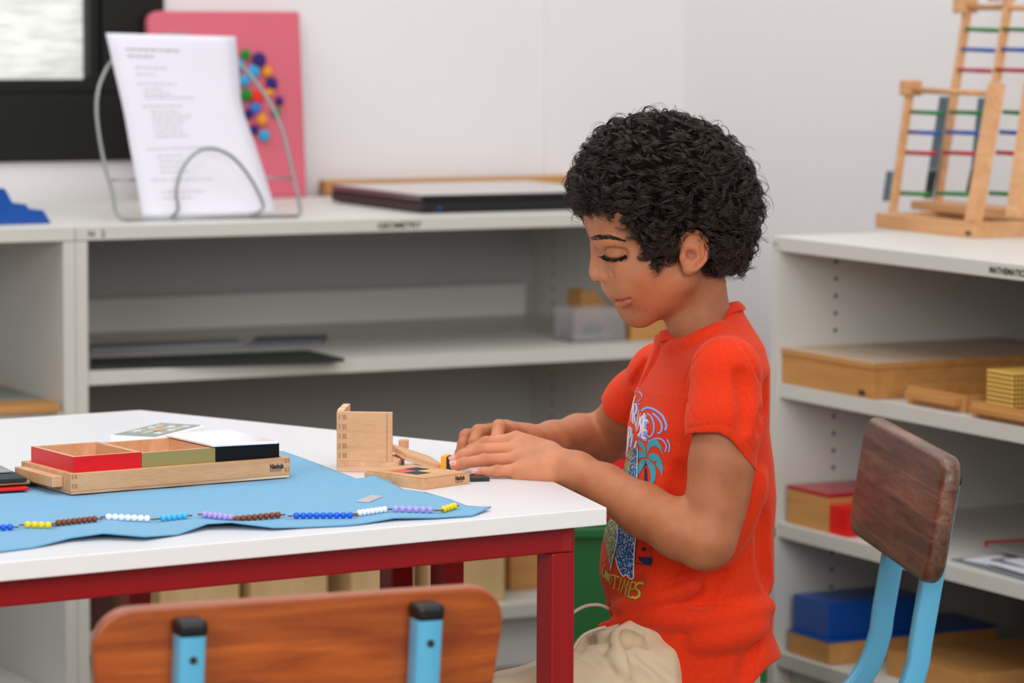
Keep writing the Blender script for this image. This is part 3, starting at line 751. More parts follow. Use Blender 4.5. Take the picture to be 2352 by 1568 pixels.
# ------------------------------------------------------------------ middle shelf of the main unit
Z1 = zm
def flat(name, px, z, th, m, label, cat, bev=0.0008):
    q = [at_z(x, y, z+th) for x, y in px]; T = Matrix.Translation((q[0].x, q[0].y, z))
    o = MB().prism([(v.x-q[0].x, v.y-q[0].y) for v in q], 0, th).build(name, m, bevel=bev); o.matrix_world = T; return tag(o, label, cat)
flat('dark_folder', ((208,841),(792,822),(706,803),(208,822)), Z1+0.0003, 0.006, 'folder', 'thin black folder lying at the front of the middle shelf', 'folder')
flat('paper_stack', ((208,800),(560,786),(540,777),(208,790)), Z1+0.0003, 0.006, mat('grey_paper', srgb(140,142,150), .8), 'grey paper stack lying behind the black folder', 'papers')
flat('paper_pile', ((575,787),(738,782),(752,768),(590,772)), Z1+0.0003, 0.007, mat('grey_paper_b', srgb(112,114,126), .8, var=.2, vscale=30), 'dark grey paper pile with a curled corner behind the black folder', 'papers')
aw0 = 0.022; aw1, _ = on_b(1213, 720, D_SH-0.04)
o = box_room('white_panel', (aw0, D_SH-0.035, Z1+0.0003), (aw1, D_SH-0.015, on_b(700, 668, D_SH-0.035)[1]), 'shelf', 'long low white panel leaning at the back of the middle shelf', 'panel', bev=0.004)
# right end: wooden wedge, clear container, wooden block
q = at_z(1334, 786, Z1); a_, b_ = toroom(q); a_, b_ = a_+0.02, b_+0.11
T = frame(room(a_, b_, Z1+0.0003), ROOM) @ Matrix.Rotation(math.pi/2, 4, 'X')
def rp(px, py): a, z = on_b(px, py, b_); return (a-a_, max(0, z-Z1))
o = MB().prism([rp(1334,784), rp(1450,784), rp(1448,735), rp(1385,690), rp(1366,668), rp(1336,666)], -0.05, 0).build('wooden_wedge', 'box_wood', bevel=0.001); o.matrix_world = T
tag(o, 'sloped wooden block behind the clear container on the middle shelf', 'block')
q0 = at_z(1318, 788, Z1); a2, b2 = toroom(q0); w2 = on_b(1436, 780, b2)[0]-a2; h2 = on_b(1310, 712, b2)[1]-Z1
b2 = min(b2, b_-0.09); a2 = on_b(1318, 760, b2)[0]
T = frame(room(a2, b2, Z1+0.0003), ROOM)
ct = thing('clear_container', 'clear plastic container with small grey pieces at the right end of the middle shelf', 'container', T)
mb = MB(); t_ = 0.0025; D2 = 0.07
mb.box((0,0,0),(w2,D2,t_)); mb.box((0,0,t_),(w2,t_,h2)); mb.box((0,D2-t_,t_),(w2,D2,h2)); mb.box((0,t_,t_),(t_,D2-t_,h2)); mb.box((w2-t_,t_,t_),(w2,D2-t_,h2))
mb.build('walls', 'clear', ct)
MB().ball((w2*0.55, D2*0.5, h2*0.35), 0.014, 12, 8, 0, (1.4, 1, .7)).build('contents', 'slate', ct, smooth=True)
MB().box((0.008, 0.012, 0.004), (w2*0.8, D2-0.012, h2*0.22)).build('contents', mat('mauve_pieces', srgb(170,150,152), .7), ct)
a3, _ = on_b(1450, 770, b2); a3 = max(a3, a2+w2+0.004); h3 = on_b(1450, 733, b2)[1]-Z1
box_room('wooden_block', (a3, b2, Z1+0.0003), (min(a3+0.07, W_MAIN-0.03), b2+0.07, Z1+h3), 'box_wood', 'wooden block right of the clear container, partly behind the boy', 'block')

# bottom shelf of the main unit, seen under the table
ZB0 = MAIN_L[1]
def shelf_box(x0, x1, ytop, b, d, m, label, h=None):
    a0_ = on_b(x0, 1300, b)[0]; a1_ = on_b(x1, 1300, b)[0]
    box_room('storage_box', (a0_, b, ZB0+0.0003), (a1_, b+d, ZB0+(h or 0.2)), m, label, 'box', bev=0.002)
shelf_box(368, 550, 0, 0.06, 0.3, 'pale_wood', 'tall light wooden box under the table, leftmost on the bottom shelf', 0.17)
shelf_box(577, 752, 0, 0.05, 0.3, 'pale_wood', 'tall light wooden box on the bottom shelf between the red legs and the leftmost box', 0.17)
shelf_box(808, 951, 0, 0.05, 0.3, 'pale_wood', 'tall light wooden box on the bottom shelf behind the pair of red legs', 0.17)
shelf_box(985, 1160, 0, 0.04, 0.3, 'pale_wood', 'rightmost tall light wooden box under the table, beside the brown low box', 0.17)
shelf_box(1172, 1330, 0, 0.12, 0.3, 'box_wood', 'low brown wooden box on the bottom shelf beside the red corner leg', 0.075)
shelf_box(206, 262, 0, 0.08, 0.3, mat('dark_red_box', srgb(70,24,20), .6), 'dark reddish box at the left end of the bottom shelf', 0.15)

# left unit: framed board and two grey trays behind
q = [(-60,877),(70,874),(139,922),(-60,932)]
o = flat('framed_board', ((-80,948-8),(139,931),(66,876),(-80,880)), zl+0.0003, 0.010, 'box_wood', 'wooden framed board lying on the lower shelf of the left unit', 'board')
gb_ = [at_z(x, y, zl+0.0108) for x, y in ((-70,922),(104,916),(54,886),(-70,890))]
c = o.matrix_world.translation
g_ = MB().prism([(v.x-c.x, v.y-c.y) for v in gb_], 0.0103, 0.0111).build('inset_panel', 'grey_panel', o)
for k, (y0_, y1_) in enumerate(((762, 784), (800, 824))):
    a1_, z1_ = on_b(106, y0_, 0.57); z0_ = on_b(106, y1_, 0.57)[1]
    a0_ = on_b(80, y0_, 0.57)[0]
    MB().box((0, 0, 0), (-0.019-a0_, 0.12, z1_-z0_), 0).build('side_bracket', 'slate', left_unit, bevel=0.004).matrix_local = Matrix.Translation((a0_+1.0, 0.455, z0_))

# green crate and red lidded box standing in the corner beyond the boy
q = at_z(1305, 1190, 0.0) if False else at_y(1305, 1200, 4.75)
TG = frame((q.x, q.y, 0), R(4)); zg = q.z
wg = local(TG, at_y(1772, 1200, 4.75)).x
cr_ = thing('green_crate', 'dark green plastic crate on the floor beyond the boy', 'crate', TG)
mb = MB(); t_ = 0.006; D_ = 0.30
mb.box((0,0,0),(wg,t_,zg)); mb.box((0,D_-t_,0),(wg,D_,zg)); mb.box((0,t_,0),(t_,D_-t_,zg)); mb.box((wg-t_,t_,0),(wg,D_-t_,zg)); mb.box((t_,t_,0),(wg-t_,D_-t_,t_))
mb.build('crate_walls', 'green', cr_, bevel=0.003)
MB().box((-0.008,-0.008,zg-0.022),(wg+0.008,D_+0.008,zg-0.006)).build('rim', 'green', cr_, bevel=0.003)
MB().box((0,0,zg-0.006),(wg,D_,zg)).build('lid', 'green', cr_, bevel=0.002)
zr_t = at_y(1400, 1042, 4.76).z
rb = thing('red_box', 'red box standing on the green crate, seen between the boy and his forearm', 'box', TG @ Matrix.Translation((0.02, 0.02, zg+0.0005)))
MB().box((0,0,0),(0.2,0.2,zr_t-zg-0.008)).build('box_body', 'red_paint', rb, bevel=0.003)
MB().box((-0.003,-0.003,zr_t-zg-0.0078),(0.203,0.203,zr_t-zg)).build('lid', 'red_dull', rb, bevel=0.002)

# ------------------------------------------------------------------ right unit
def onr(px, py, dep=0.0):                     # pixel -> (x, z) in the right unit frame at depth dep
    p = at_plane(px, py, TR @ Vector((0, dep, 0)), E1); l = local(TR, p); return l.x, l.z
def rbox(name, x0, x1, y0, y1, z0, z1, m, label, cat='box', bev=0.001, ang=0.0):
    T = TR @ Matrix.Translation((x0, y0, z0)) @ Matrix.Rotation(ang, 4, 'Z')
    o = MB().box((0, 0, 0), (x1-x0, y1-y0, z1-z0)).build(name, m, bevel=bev); o.matrix_world = T; return tag(o, label, cat)
R1, R2, R3_ = zr
# big flat case with lid
x0, zt = onr(1783, 797, 0.005); x1, _ = onr(2006, 922, 0.005)
T = TR @ Matrix.Translation((x0+0.001, 0.005, R1+0.0003))
x0 = max(x0, 0.0205)
T = TR @ Matrix.Translation((x0, 0.005, R1+0.0003))
bc = thing('wooden_case', 'large flat wooden case with a pale lid on the upper right shelf', 'box', T)
Hc = zt-R1; Wc = x1-x0; Dc = 0.40
MB().box((0.001, 0.001, 0), (Wc-0.001, Dc, Hc-0.0095)).build('case_body', 'box_wood', bc, bevel=0.001)
MB().box((0, 0, Hc-0.009), (Wc, Dc, Hc)).build('lid', ['box_top'], bc, bevel=0.001)
MB().box((-0.0, -0.0006, Hc-0.0088), (Wc, 0.0, Hc-0.0002)).build('lid_edge', 'box_wood', bc)
MB().box((Wc, 0.0, Hc-0.0088), (Wc+0.0006, Dc, Hc-0.0002)).build('lid_edge', 'box_wood', bc)
text_part('NM', 0.010, TXZ(Wc-0.038, -0.0002, 0.004), bc, bold=0.0006, name='logo_lettering')
# wooden trays with golden bead cubes
def open_tray(name, T, w, d, h, label, handle=True):
    t = thing(name, label, 'tray', T)
    mb = MB(); k = 0.006
    mb.box((0,0,0),(w,k,h)); mb.box((0,d-k,0),(w,d,h)); mb.box((0,k,0),(k,d-k,h)); mb.box((w-k,k,0),(w,d-k,h)); mb.box((k,k,0),(w-k,d-k,0.003))
    mb.build('tray_walls', 'box_wood', t, bevel=0.0006)
    if handle: MB().box((0.012, -0.013, h*0.35), (w-0.012, 0, h*0.8)).build('handle', 'box_wood', t, bevel=0.001)
    return t
xa = onr(2082, 948, 0.03)[0]; xb = onr(2218, 948, 0.03)[0]
open_tray('wooden_tray', TR @ Matrix.Translation((xa, 0.03, R1+0.0003)), xb-xa, 0.20, 0.024, 'shallow wooden tray on the upper right shelf, behind the bead cube tray')
xc = onr(2222, 960, 0.012)[0]
tr2 = open_tray('wooden_tray', TR @ Matrix.Translation((xc, 0.018, R1+0.0003)), 0.17, 0.22, 0.020, 'shallow wooden tray under the golden bead cube')
def bead_cube(T, label):
    t = thing('golden_bead_cube', label, 'beads', T)
    n = 10; s = 0.0062; mb = MB()
    for k in range(n):
        for i in range(n):
            for j in range(n):
                if i in (0, n-1) or j in (0, n-1) or k in (0, n-1):
                    mb.ball((s*(i+.5), s*(j+.5), s*(k+.5)), s*0.52, 7, 5)
    mb.build('beads', 'bead_gold', t, smooth=True)
    mb = MB()
    for k in range(n):
        for i in range(n):
            mb.box((s*(i+.5)-0.0006, -0.0006, s*(k+.5)-0.0006), (s*(i+.5)+0.0006, s*n+0.0006, s*(k+.5)+0.0006)); 
            mb.box((-0.0008, s*(i+.5)-0.0006, s*(k+.5)-0.0006), (s*n+0.0008, s*(i+.5)+0.0006, s*(k+.5)+0.0006))
    mb.build('wires', 'copper', t)
    return t
xg = onr(2262, 940, 0.035)[0]
bead_cube(TR @ Matrix.Translation((xg, 0.035, R1+0.0035)), 'golden bead cube standing in its shallow tray, right edge of the picture')
bead_cube(TR @ Matrix.Translation((xg+0.075, 0.10, R1+0.0035)), 'second golden bead cube, behind the first and cut off by the picture edge')
# second shelf: red lidded box, red box, frame and papers
x0, zt = onr(1808, 1113, 0.012); x1 = onr(1902, 1225, 0.012)[0]; x0 = max(x0, 0.0205)
T = TR @ Matrix.Translation((x0, 0.012, R2+0.0003))
b1_ = thing('wooden_box', 'wooden box with a dull red lid on the second right shelf', 'box', T)
MB().box((0,0,0),(x1-x0, 0.12, zt-R2-0.006)).build('box_body', 'box_wood', b1_, bevel=0.001)
MB().box((-0.0005,-0.0005,zt-R2-0.0058),(x1-x0+0.0005, 0.1205, zt-R2)).build('lid', 'red_dull', b1_, bevel=0.001)
x2_ = onr(1968, 1240, 0.03)[0]
rbox('red_box', x1+0.003, x2_, 0.012, 0.10, R2+0.0003, onr(1905, 1158, 0.012)[1], 'red_paint', 'small bright red box beside the red-lidded wooden box')
xp = onr(2160, 1290, 0.02)[0]
pf = thing('picture_frame', 'flat panel with red and blue rim lying on the second right shelf', 'frame', TR @ Matrix.Translation((xp, 0.10, R2+0.012)) @ Matrix.Rotation(R(-8), 4, 'Z'))
MB().box((0,0,0),(0.20,0.28,0.006)).build('panel', mat('grey_card', srgb(128,126,128), .6), pf)
MB().box((-0.004,-0.004,0),(0,0.284,0.009)).build('rim', 'red_dull', pf, bevel=0.0006)
MB().box((0,0.28,0),(0.204,0.284,0.009)).build('rim', mat('navy', srgb(30,50,90), .5), pf, bevel=0.0006)
random.seed(8)
for k in range(5):
    T = TR @ Matrix.Translation((xp+0.01+0.02*k, 0.03+0.008*k, R2+0.0004+0.0022*k)) @ Matrix.Rotation(R(random.uniform(-7, 7)), 4, 'Z')
    o = MB().box((0,0,0),(0.21,0.15,0.0018)).build('booklet', ['paper'] if k % 3 else [mat('grey_booklet', srgb(120,124,130), .7)], bevel=0.0003); o.matrix_world = T
    tag(o, 'thin booklet in the fanned pile at the front of the second right shelf', 'booklet', 'fanned booklets on the second right shelf')
# third shelf: wooden box with blue lid, blue box on it
x0, zt = onr(1812, 1443, 0.014); x1 = onr(1905, 1530, 0.014)[0]; x0 = max(x0, 0.0215)
T = TR @ Matrix.Translation((x0, 0.014, R3_+0.0003))
b2_ = thing('wooden_box', 'wooden box with a blue lid on the third right shelf', 'box', T)
Wb2 = x1-x0; Hb2 = zt-R3_
MB().box((0,0,0),(Wb2, 0.30, Hb2-0.005)).build('box_body', 'box_wood', b2_, bevel=0.001)
MB().box((-0.0005,-0.0005,Hb2-0.0048),(Wb2+0.0005, 0.3005, Hb2)).build('lid', 'blue_paint', b2_, bevel=0.001)
x3_, zt3 = onr(1820, 1362, 0.02)
rbox('blue_box', max(x3_, x0+0.002), onr(1902, 1450, 0.02)[0], 0.02, 0.19, R3_+Hb2+0.0006, zt3, 'blue_paint', 'bright blue box resting on the blue-lidded wooden box')
xq = onr(2036, 1560, 0.05)[0]
rbox('wooden_box', xq, xq+0.2, 0.05, 0.36, R3_+0.0003, R3_+0.035, 'box_wood', 'plain low wooden box at the lower right corner of the picture')
rbox('dark_tray', onr(2215, 1480, 0.25)[0]-0.05, onr(2215, 1480, 0.25)[0]+0.10, 0.40, 0.52, R3_+0.0003, R3_+0.05, mat('dark_teal', srgb(24,44,56), .6), 'dark blue tray far back on the third right shelf', 'tray')

# ------------------------------------------------------------------ rod racks on top of the right unit
g0 = at_z(2010, 523, SHELF_Z); g1 = at_z(2239, 548, SHELF_Z)
TK = frame((g0.x, g0.y, SHELF_Z), ang2(g0, g1)); WK = (g1-g0).length
nK = TK.to_3x3() @ Vector((0, 1, 0))
def kp(px, py, y): l = local(TK, at_plane(px, py, TK @ Vector((0, y, 0)), nK)); return l.x, l.z
hb = kp(2239, 512, 0)[1]
rk = thing('rod_rack', 'wooden leaning rack with coloured rods at the front of the right shelf top', 'rack', TK)
DK = 0.22
for lo, hi in (((0,0,0),(WK,0.016,hb)), ((0,DK-0.016,0),(WK,DK,hb)), ((WK-0.016,0.0162,0),(WK,DK-0.0162,hb)), ((0,0.0162,0),(0.016,DK-0.0162,hb))):
    MB().box(lo, hi).build('base_beam', 'beech_o', rk, bevel=0.001)
text_part('NM', 0.009, TXZ(WK-0.024, -0.0003, 0.004), rk, bold=0.0004, name='logo_lettering')
def bar(p0, p1, w, d, name, m, parent):
    p0, p1 = Vector(p0), Vector(p1); z = (p1-p0); L = z.length; z.normalize(); y = Vector((0, 1, 0)); x = y.cross(z).normalized(); y = z.cross(x)
    T = Matrix(((x.x, y.x, z.x, p0.x), (x.y, y.y, z.y, p0.y), (x.z, y.z, z.z, p0.z), (0, 0, 0, 1)))
    return MB().box((-w/2, -d/2, 0), (w/2, d/2, L), 0, T).build(name, m, parent, bevel=0.0006)
def post(pxb, pyb, pxt, pyt, yb, yt, w, d, parent, name='post', m='beech_o'):
    a = kp(pxb, pyb, yb); b = kp(pxt, pyt, yt)
    return bar((a[0], yb, max(hb*0.5, a[1])), (b[0], yt, b[1]), w, d, name, m, parent)
post(2235, 512, 2290, 192, 0.012, 0.06, 0.021, 0.018, rk, 'tall_post')
post(2330, 500, 2372, 192, 0.012, 0.06, 0.021, 0.018, rk, 'tall_post')
post(2050, 490, 2092, 195, 0.05, 0.10, 0.009, 0.012, rk)
bk0 = kp(2092, 202, 0.10); MB().box((bk0[0]-0.011, 0.085, bk0[1]-0.012), (bk0[0]+0.011, 0.115, bk0[1]+0.012)).build('corner_block', 'beech_o', rk, bevel=0.002)
e0 = kp(2100, 207, 0.10); e1_ = kp(2285, 215, 0.07); MB().tube([(e0[0], 0.10, e0[1]), (e1_[0], 0.07, e1_[1])], 0.0048, 12).build('top_dowel', 'beech_o', rk, smooth=True)
def rods(parent, yy, xs, rows, ydep):
    for (py, m), dy in zip(rows, ydep):
        for (xa_, xb_, sh_) in xs:
            a = kp(xa_+sh_[0]*(py-yy), py, dy); b = kp(xb_+sh_[1]*(py-yy), py+3, dy)
            MB().tube([(a[0], dy, a[1]), (b[0], dy-0.004, b[1])], 0.0034, 10).build('rod', m, parent, smooth=True)
rows = ((257, 'rod_green'), (303, 'rod_blue'), (350, 'rod_red'), (443, 'rod_green'))
rods(rk, 257, ((2093, 2170, (-0.17, -0.17)), (2183, 2262, (-0.17, -0.17)), (2306, 2360, (-0.17, -0.17))), rows, (0.095, 0.088, 0.082, 0.068))
# taller rack behind
rk2 = thing('rod_rack', 'taller wooden rack with coloured rods behind the front rack, reaching the top edge', 'rack', TK @ Matrix.Translation((0.0, 0.0, 0)))
post(2148, 505, 2226, 0, 0.13, 0.20, 0.010, 0.012, rk2)
post(2240, 505, 2320, -20, 0.13, 0.20, 0.010, 0.012, rk2)
post(2340, 505, 2420, -20, 0.13, 0.20, 0.010, 0.012, rk2)
a = kp(2130, 500, 0.125); MB().box((a[0]-0.01, 0.10, hb+0.0004), (WK-0.02, 0.16, hb+0.014)).build('base_beam', 'beech_o', rk2, bevel=0.001)
bk0 = kp(2216, 10, 0.195); MB().box((bk0[0]-0.013, 0.18, bk0[1]-0.014), (bk0[0]+0.013, 0.212, bk0[1]+0.02)).build('corner_block', 'beech_o', rk2, bevel=0.002)
bk0 = kp(2300, 0, 0.195); MB().box((bk0[0]-0.016, 0.18, bk0[1]-0.002), (bk0[0]+0.016, 0.212, bk0[1]+0.02)).build('corner_block', 'beech_o', rk2, bevel=0.002)
e0 = kp(2225, 16, 0.195); e1_ = kp(2420, 19, 0.195); MB().tube([(e0[0], 0.195, e0[1]), (e1_[0], 0.195, e1_[1])], 0.005, 12).build('top_dowel', 'beech_o', rk2, smooth=True)
rows2 = ((67, 'rod_green'), (113, 'rod_blue'), (160, 'rod_red'))
rods(rk2, 67, ((2218, 2296, (-0.17, -0.17)), (2303, 2400, (-0.17, -0.17))), rows2, (0.185, 0.18, 0.172))
# grey cards hanging behind the rods
def card(px, m, y, name='hanging_card'):
    q = [kp(x, yy, y) for x, yy in px]
    mb = MB(); mb.prism(q, -y-0.0012, -y, 0, Matrix.Rotation(math.pi/2, 4, 'X')); return mb.build(name, m, rk)
card(((2132,390),(2152,390),(2180,222),(2158,222)), 'slate', 0.125)
card(((2122,455),(2140,455),(2152,391),(2132,391)), 'charcoal', 0.125)
card(((2230,385),(2245,385),(2262,225),(2246,225)), 'slate', 0.125)
card(((2216,450),(2230,450),(2245,386),(2230,386)), 'charcoal', 0.125)
card(((2026,462),(2048,462),(2056,393),(2036,393)), 'slate', 0.125)
card(((2044,392),(2058,392),(2088,228),(2072,228)), 'paper', 0.125)
# ================================================================== chairs
def tube_sq(mb, pts, w, d, up=Vector((1, 0, 0))):
    """rounded rectangular metal tube swept along pts; w across local x, d in the bend plane"""
    pts = [Vector(p) for p in pts]; prof = []
    r = 0.3
    for sx, sy in ((1,1),(-1,1),(-1,-1),(1,-1)):
        for a in ((0, 45, 90) if (sx, sy) == (1,1) else (90, 135, 180) if (sx, sy) == (-1,1) else (180, 225, 270) if (sx, sy) == (-1,-1) else (270, 315, 360)):
            prof.append((sx*w/2*(1-r) + math.cos(R(a))*w/2*r, sy*d/2*(1-r) + math.sin(R(a))*d/2*r))
    n = len(prof); vs = []; m = len(pts)
    for i, p in enumerate(pts):
        t = (pts[min(i+1, m-1)] - pts[max(i-1, 0)]).normalized(); x = up; y = t.cross(x).normalized(); x = y.cross(t)
        for a, b in prof: vs.append(p + x*a + y*b)
    fs = []
    for i in range(m-1):
        for k in range(n):
            l = (k+1) % n; fs.append((i*n+k, i*n+l, (i+1)*n+l, (i+1)*n+k))
    fs += [tuple(range(n-1, -1, -1)), tuple((m-1)*n+k for k in range(n))]
    mb.add(vs, fs)
def rrect(x0, z0, x1, z1, r, n=7):
    out = []
    for cx, cz_, a0 in ((x1-r, z1-r, 0), (x0+r, z1-r, 90), (x0+r, z0+r, 180), (x1-r, z0+r, 270)):
        for k in range(n+1):
            a = R(a0+90*k/n); out.append((cx+r*math.cos(a), cz_+r*math.sin(a)))
    return out
def make_chair(label, T, woodm, ztop=0.605, ptop=0.020, hback=0.145, width=0.36, psp=0.105, tilt=R(8), thick=0.016, rad=0.03, taper=0.0, round_=0.006):
    c = thing('school_chair', label, 'chair', T)
    zc = ztop - hback
    # backrest panel: local x-z plane, sitter faces -y, leaning back by tilt
    TB = Matrix.Translation((0, 0, ztop-hback)) @ Matrix.Rotation(-tilt, 4, 'X')
    poly = rrect(-width/2, 0, width/2, hback, rad)
    poly = [(x*(1-taper*(1-z/hback)), z) for x, z in poly]
    b = MB().prism(poly, 0, thick, 0, Matrix.Rotation(math.pi/2, 4, 'X')).build('backrest', woodm, c, smooth=True, bevel=round_, seg=4)
    b.modifiers.new('e', 'EDGE_SPLIT').split_angle = R(38)
    b.matrix_local = TB
    y_at = lambda z: math.tan(tilt)*(z-(ztop-hback))
    seat_z = 0.280
    pr = []
    for s in (-1, 1):
        x = s*psp
        pts = []
        for k in range(9):
            z = ztop-ptop - (ztop-ptop-(seat_z+0.112))*k/8; pts.append((x, y_at(z)+0.0130, z))
        y0 = pts[-1][1]
        for k in range(1, 9):
            a = R(90)*k/8; pts.append((x, y0-0.085*(1-math.cos(a)) - 0.008*k/8, seat_z+0.112-0.119*math.sin(a)))
        pts.append((x, y0-0.30, seat_z-0.010))
        mb = MB(); tube_sq(mb, pts, 0.0225, 0.0235); mb.build('back_post', 'blue_metal', c, smooth=True).modifiers.new('e', 'EDGE_SPLIT').split_angle = R(50)
        z = ztop-ptop
        cp = MB().box((x-0.0125, y_at(z)+0.0005, z-0.004), (x+0.0125, y_at(z)+0.0265, z+0.011)).build('post_cap', 'cap', c, bevel=0.005, seg=3)
        MB().tube([(x, y_at(z-0.022)+0.0245, z-0.022), (x, y_at(z-0.022)+0.0262, z-0.022)], 0.0032, 12).build('screw', 'screw', c)
        for (ya, yb2) in ((y0-0.085, y0+0.03), (y0-0.28, y0-0.33)):
            MB().tube([(x*1.25, ya, seat_z-0.024), (x*1.55, yb2, 0.008)], 0.0105, 12).build('leg', 'blue_metal', c, smooth=True)
            MB().tube([(x*1.55, yb2, 0.0), (x*1.55, yb2, 0.02)], 0.0135, 12).build('foot', 'cap', c)
    for yy in (y0-0.085, y0-0.28):
        MB().tube([(-psp*1.3, yy, seat_z-0.024), (psp*1.3, yy, seat_z-0.024)], 0.009, 12).build('cross_bar', 'blue_metal', c, smooth=True)
    MB().prism(rrect(-0.165, y0-0.34, 0.165, y0-0.06, 0.05), seat_z+0.003, seat_z+0.017).build('seat', woodm, c, bevel=0.005, seg=3)
    return c
# right chair: sitting side faces left
ZTC = 0.607
pr0 = at_z(2168, 1050, ZTC); pl0_ = at_z(1992, 955, ZTC)
angc = ang2(pl0_, pr0)                      # local +x runs left-far to right-near
mid = (pr0+pl0_)/2
# local +y must point away from the sitter (to the right)
Tc = frame((mid.x, mid.y, 0), angc)
wR = (pr0-pl0_).length + 0.018
chair_r = make_chair('blue framed school chair with dark worn wooden backrest behind the boy', Tc, 'chair_wood_dark', ZTC, 0.040, 0.140, wR, 0.092, R(9), 0.022, 0.028, 0.0, 0.0085)
# front chair seen from behind
ZF = 0.603
fl = at_z(240, 1390, ZF); fr = at_z(1105, 1334, ZF)
mid = (fl+fr)/2; Tf = frame((mid.x, mid.y, 0), ang2(fl, fr) + math.pi)
chair_f = make_chair('blue framed school chair with orange-brown backrest in the foreground, back towards us', Tf, 'chair_wood', ZF, 0.020, 0.165, (fr-fl).length+0.035, 0.1025, R(7), 0.014, 0.036, 0.10, 0.003)
# ================================================================== sculpting with distance fields
class Prim:
    __slots__ = ('fn', 'c', 'r', 'k', 'op')
    def __init__(s, fn, c, r, k, op): s.fn = fn; s.c = np.array(c, float); s.r = r; s.k = k; s.op = op
def A3(p): return np.array((p[0], p[1], p[2]), float)
def f_ell(c, rad, rot=None):
    c = A3(c); rad = np.array(rad, float); Rm = None if rot is None else np.array(rot, float)   # columns = axes
    def fn(P):
        q = P - c
        if Rm is not None: q = q @ Rm
        k0 = np.sqrt(((q/rad)**2).sum(-1)); k1 = np.sqrt(((q/(rad*rad))**2).sum(-1)) + 1e-9
        return k0*(k0-1.0)/k1
    return fn
def f_cone(a, b, ra, rb, flat=None):
    a = A3(a); b = A3(b); ab = b-a; L2 = max(1e-12, ab @ ab)
    def fn(P):
        q = P - a; t = np.clip((q @ ab)/L2, 0, 1); d = q - t[:, None]*ab
        if flat is not None:
            ax, s = flat; comp = d @ ax; d = d + np.outer(comp*(s-1.0), ax)
        return np.sqrt((d*d).sum(-1)) - (ra + (rb-ra)*t)
    return fn
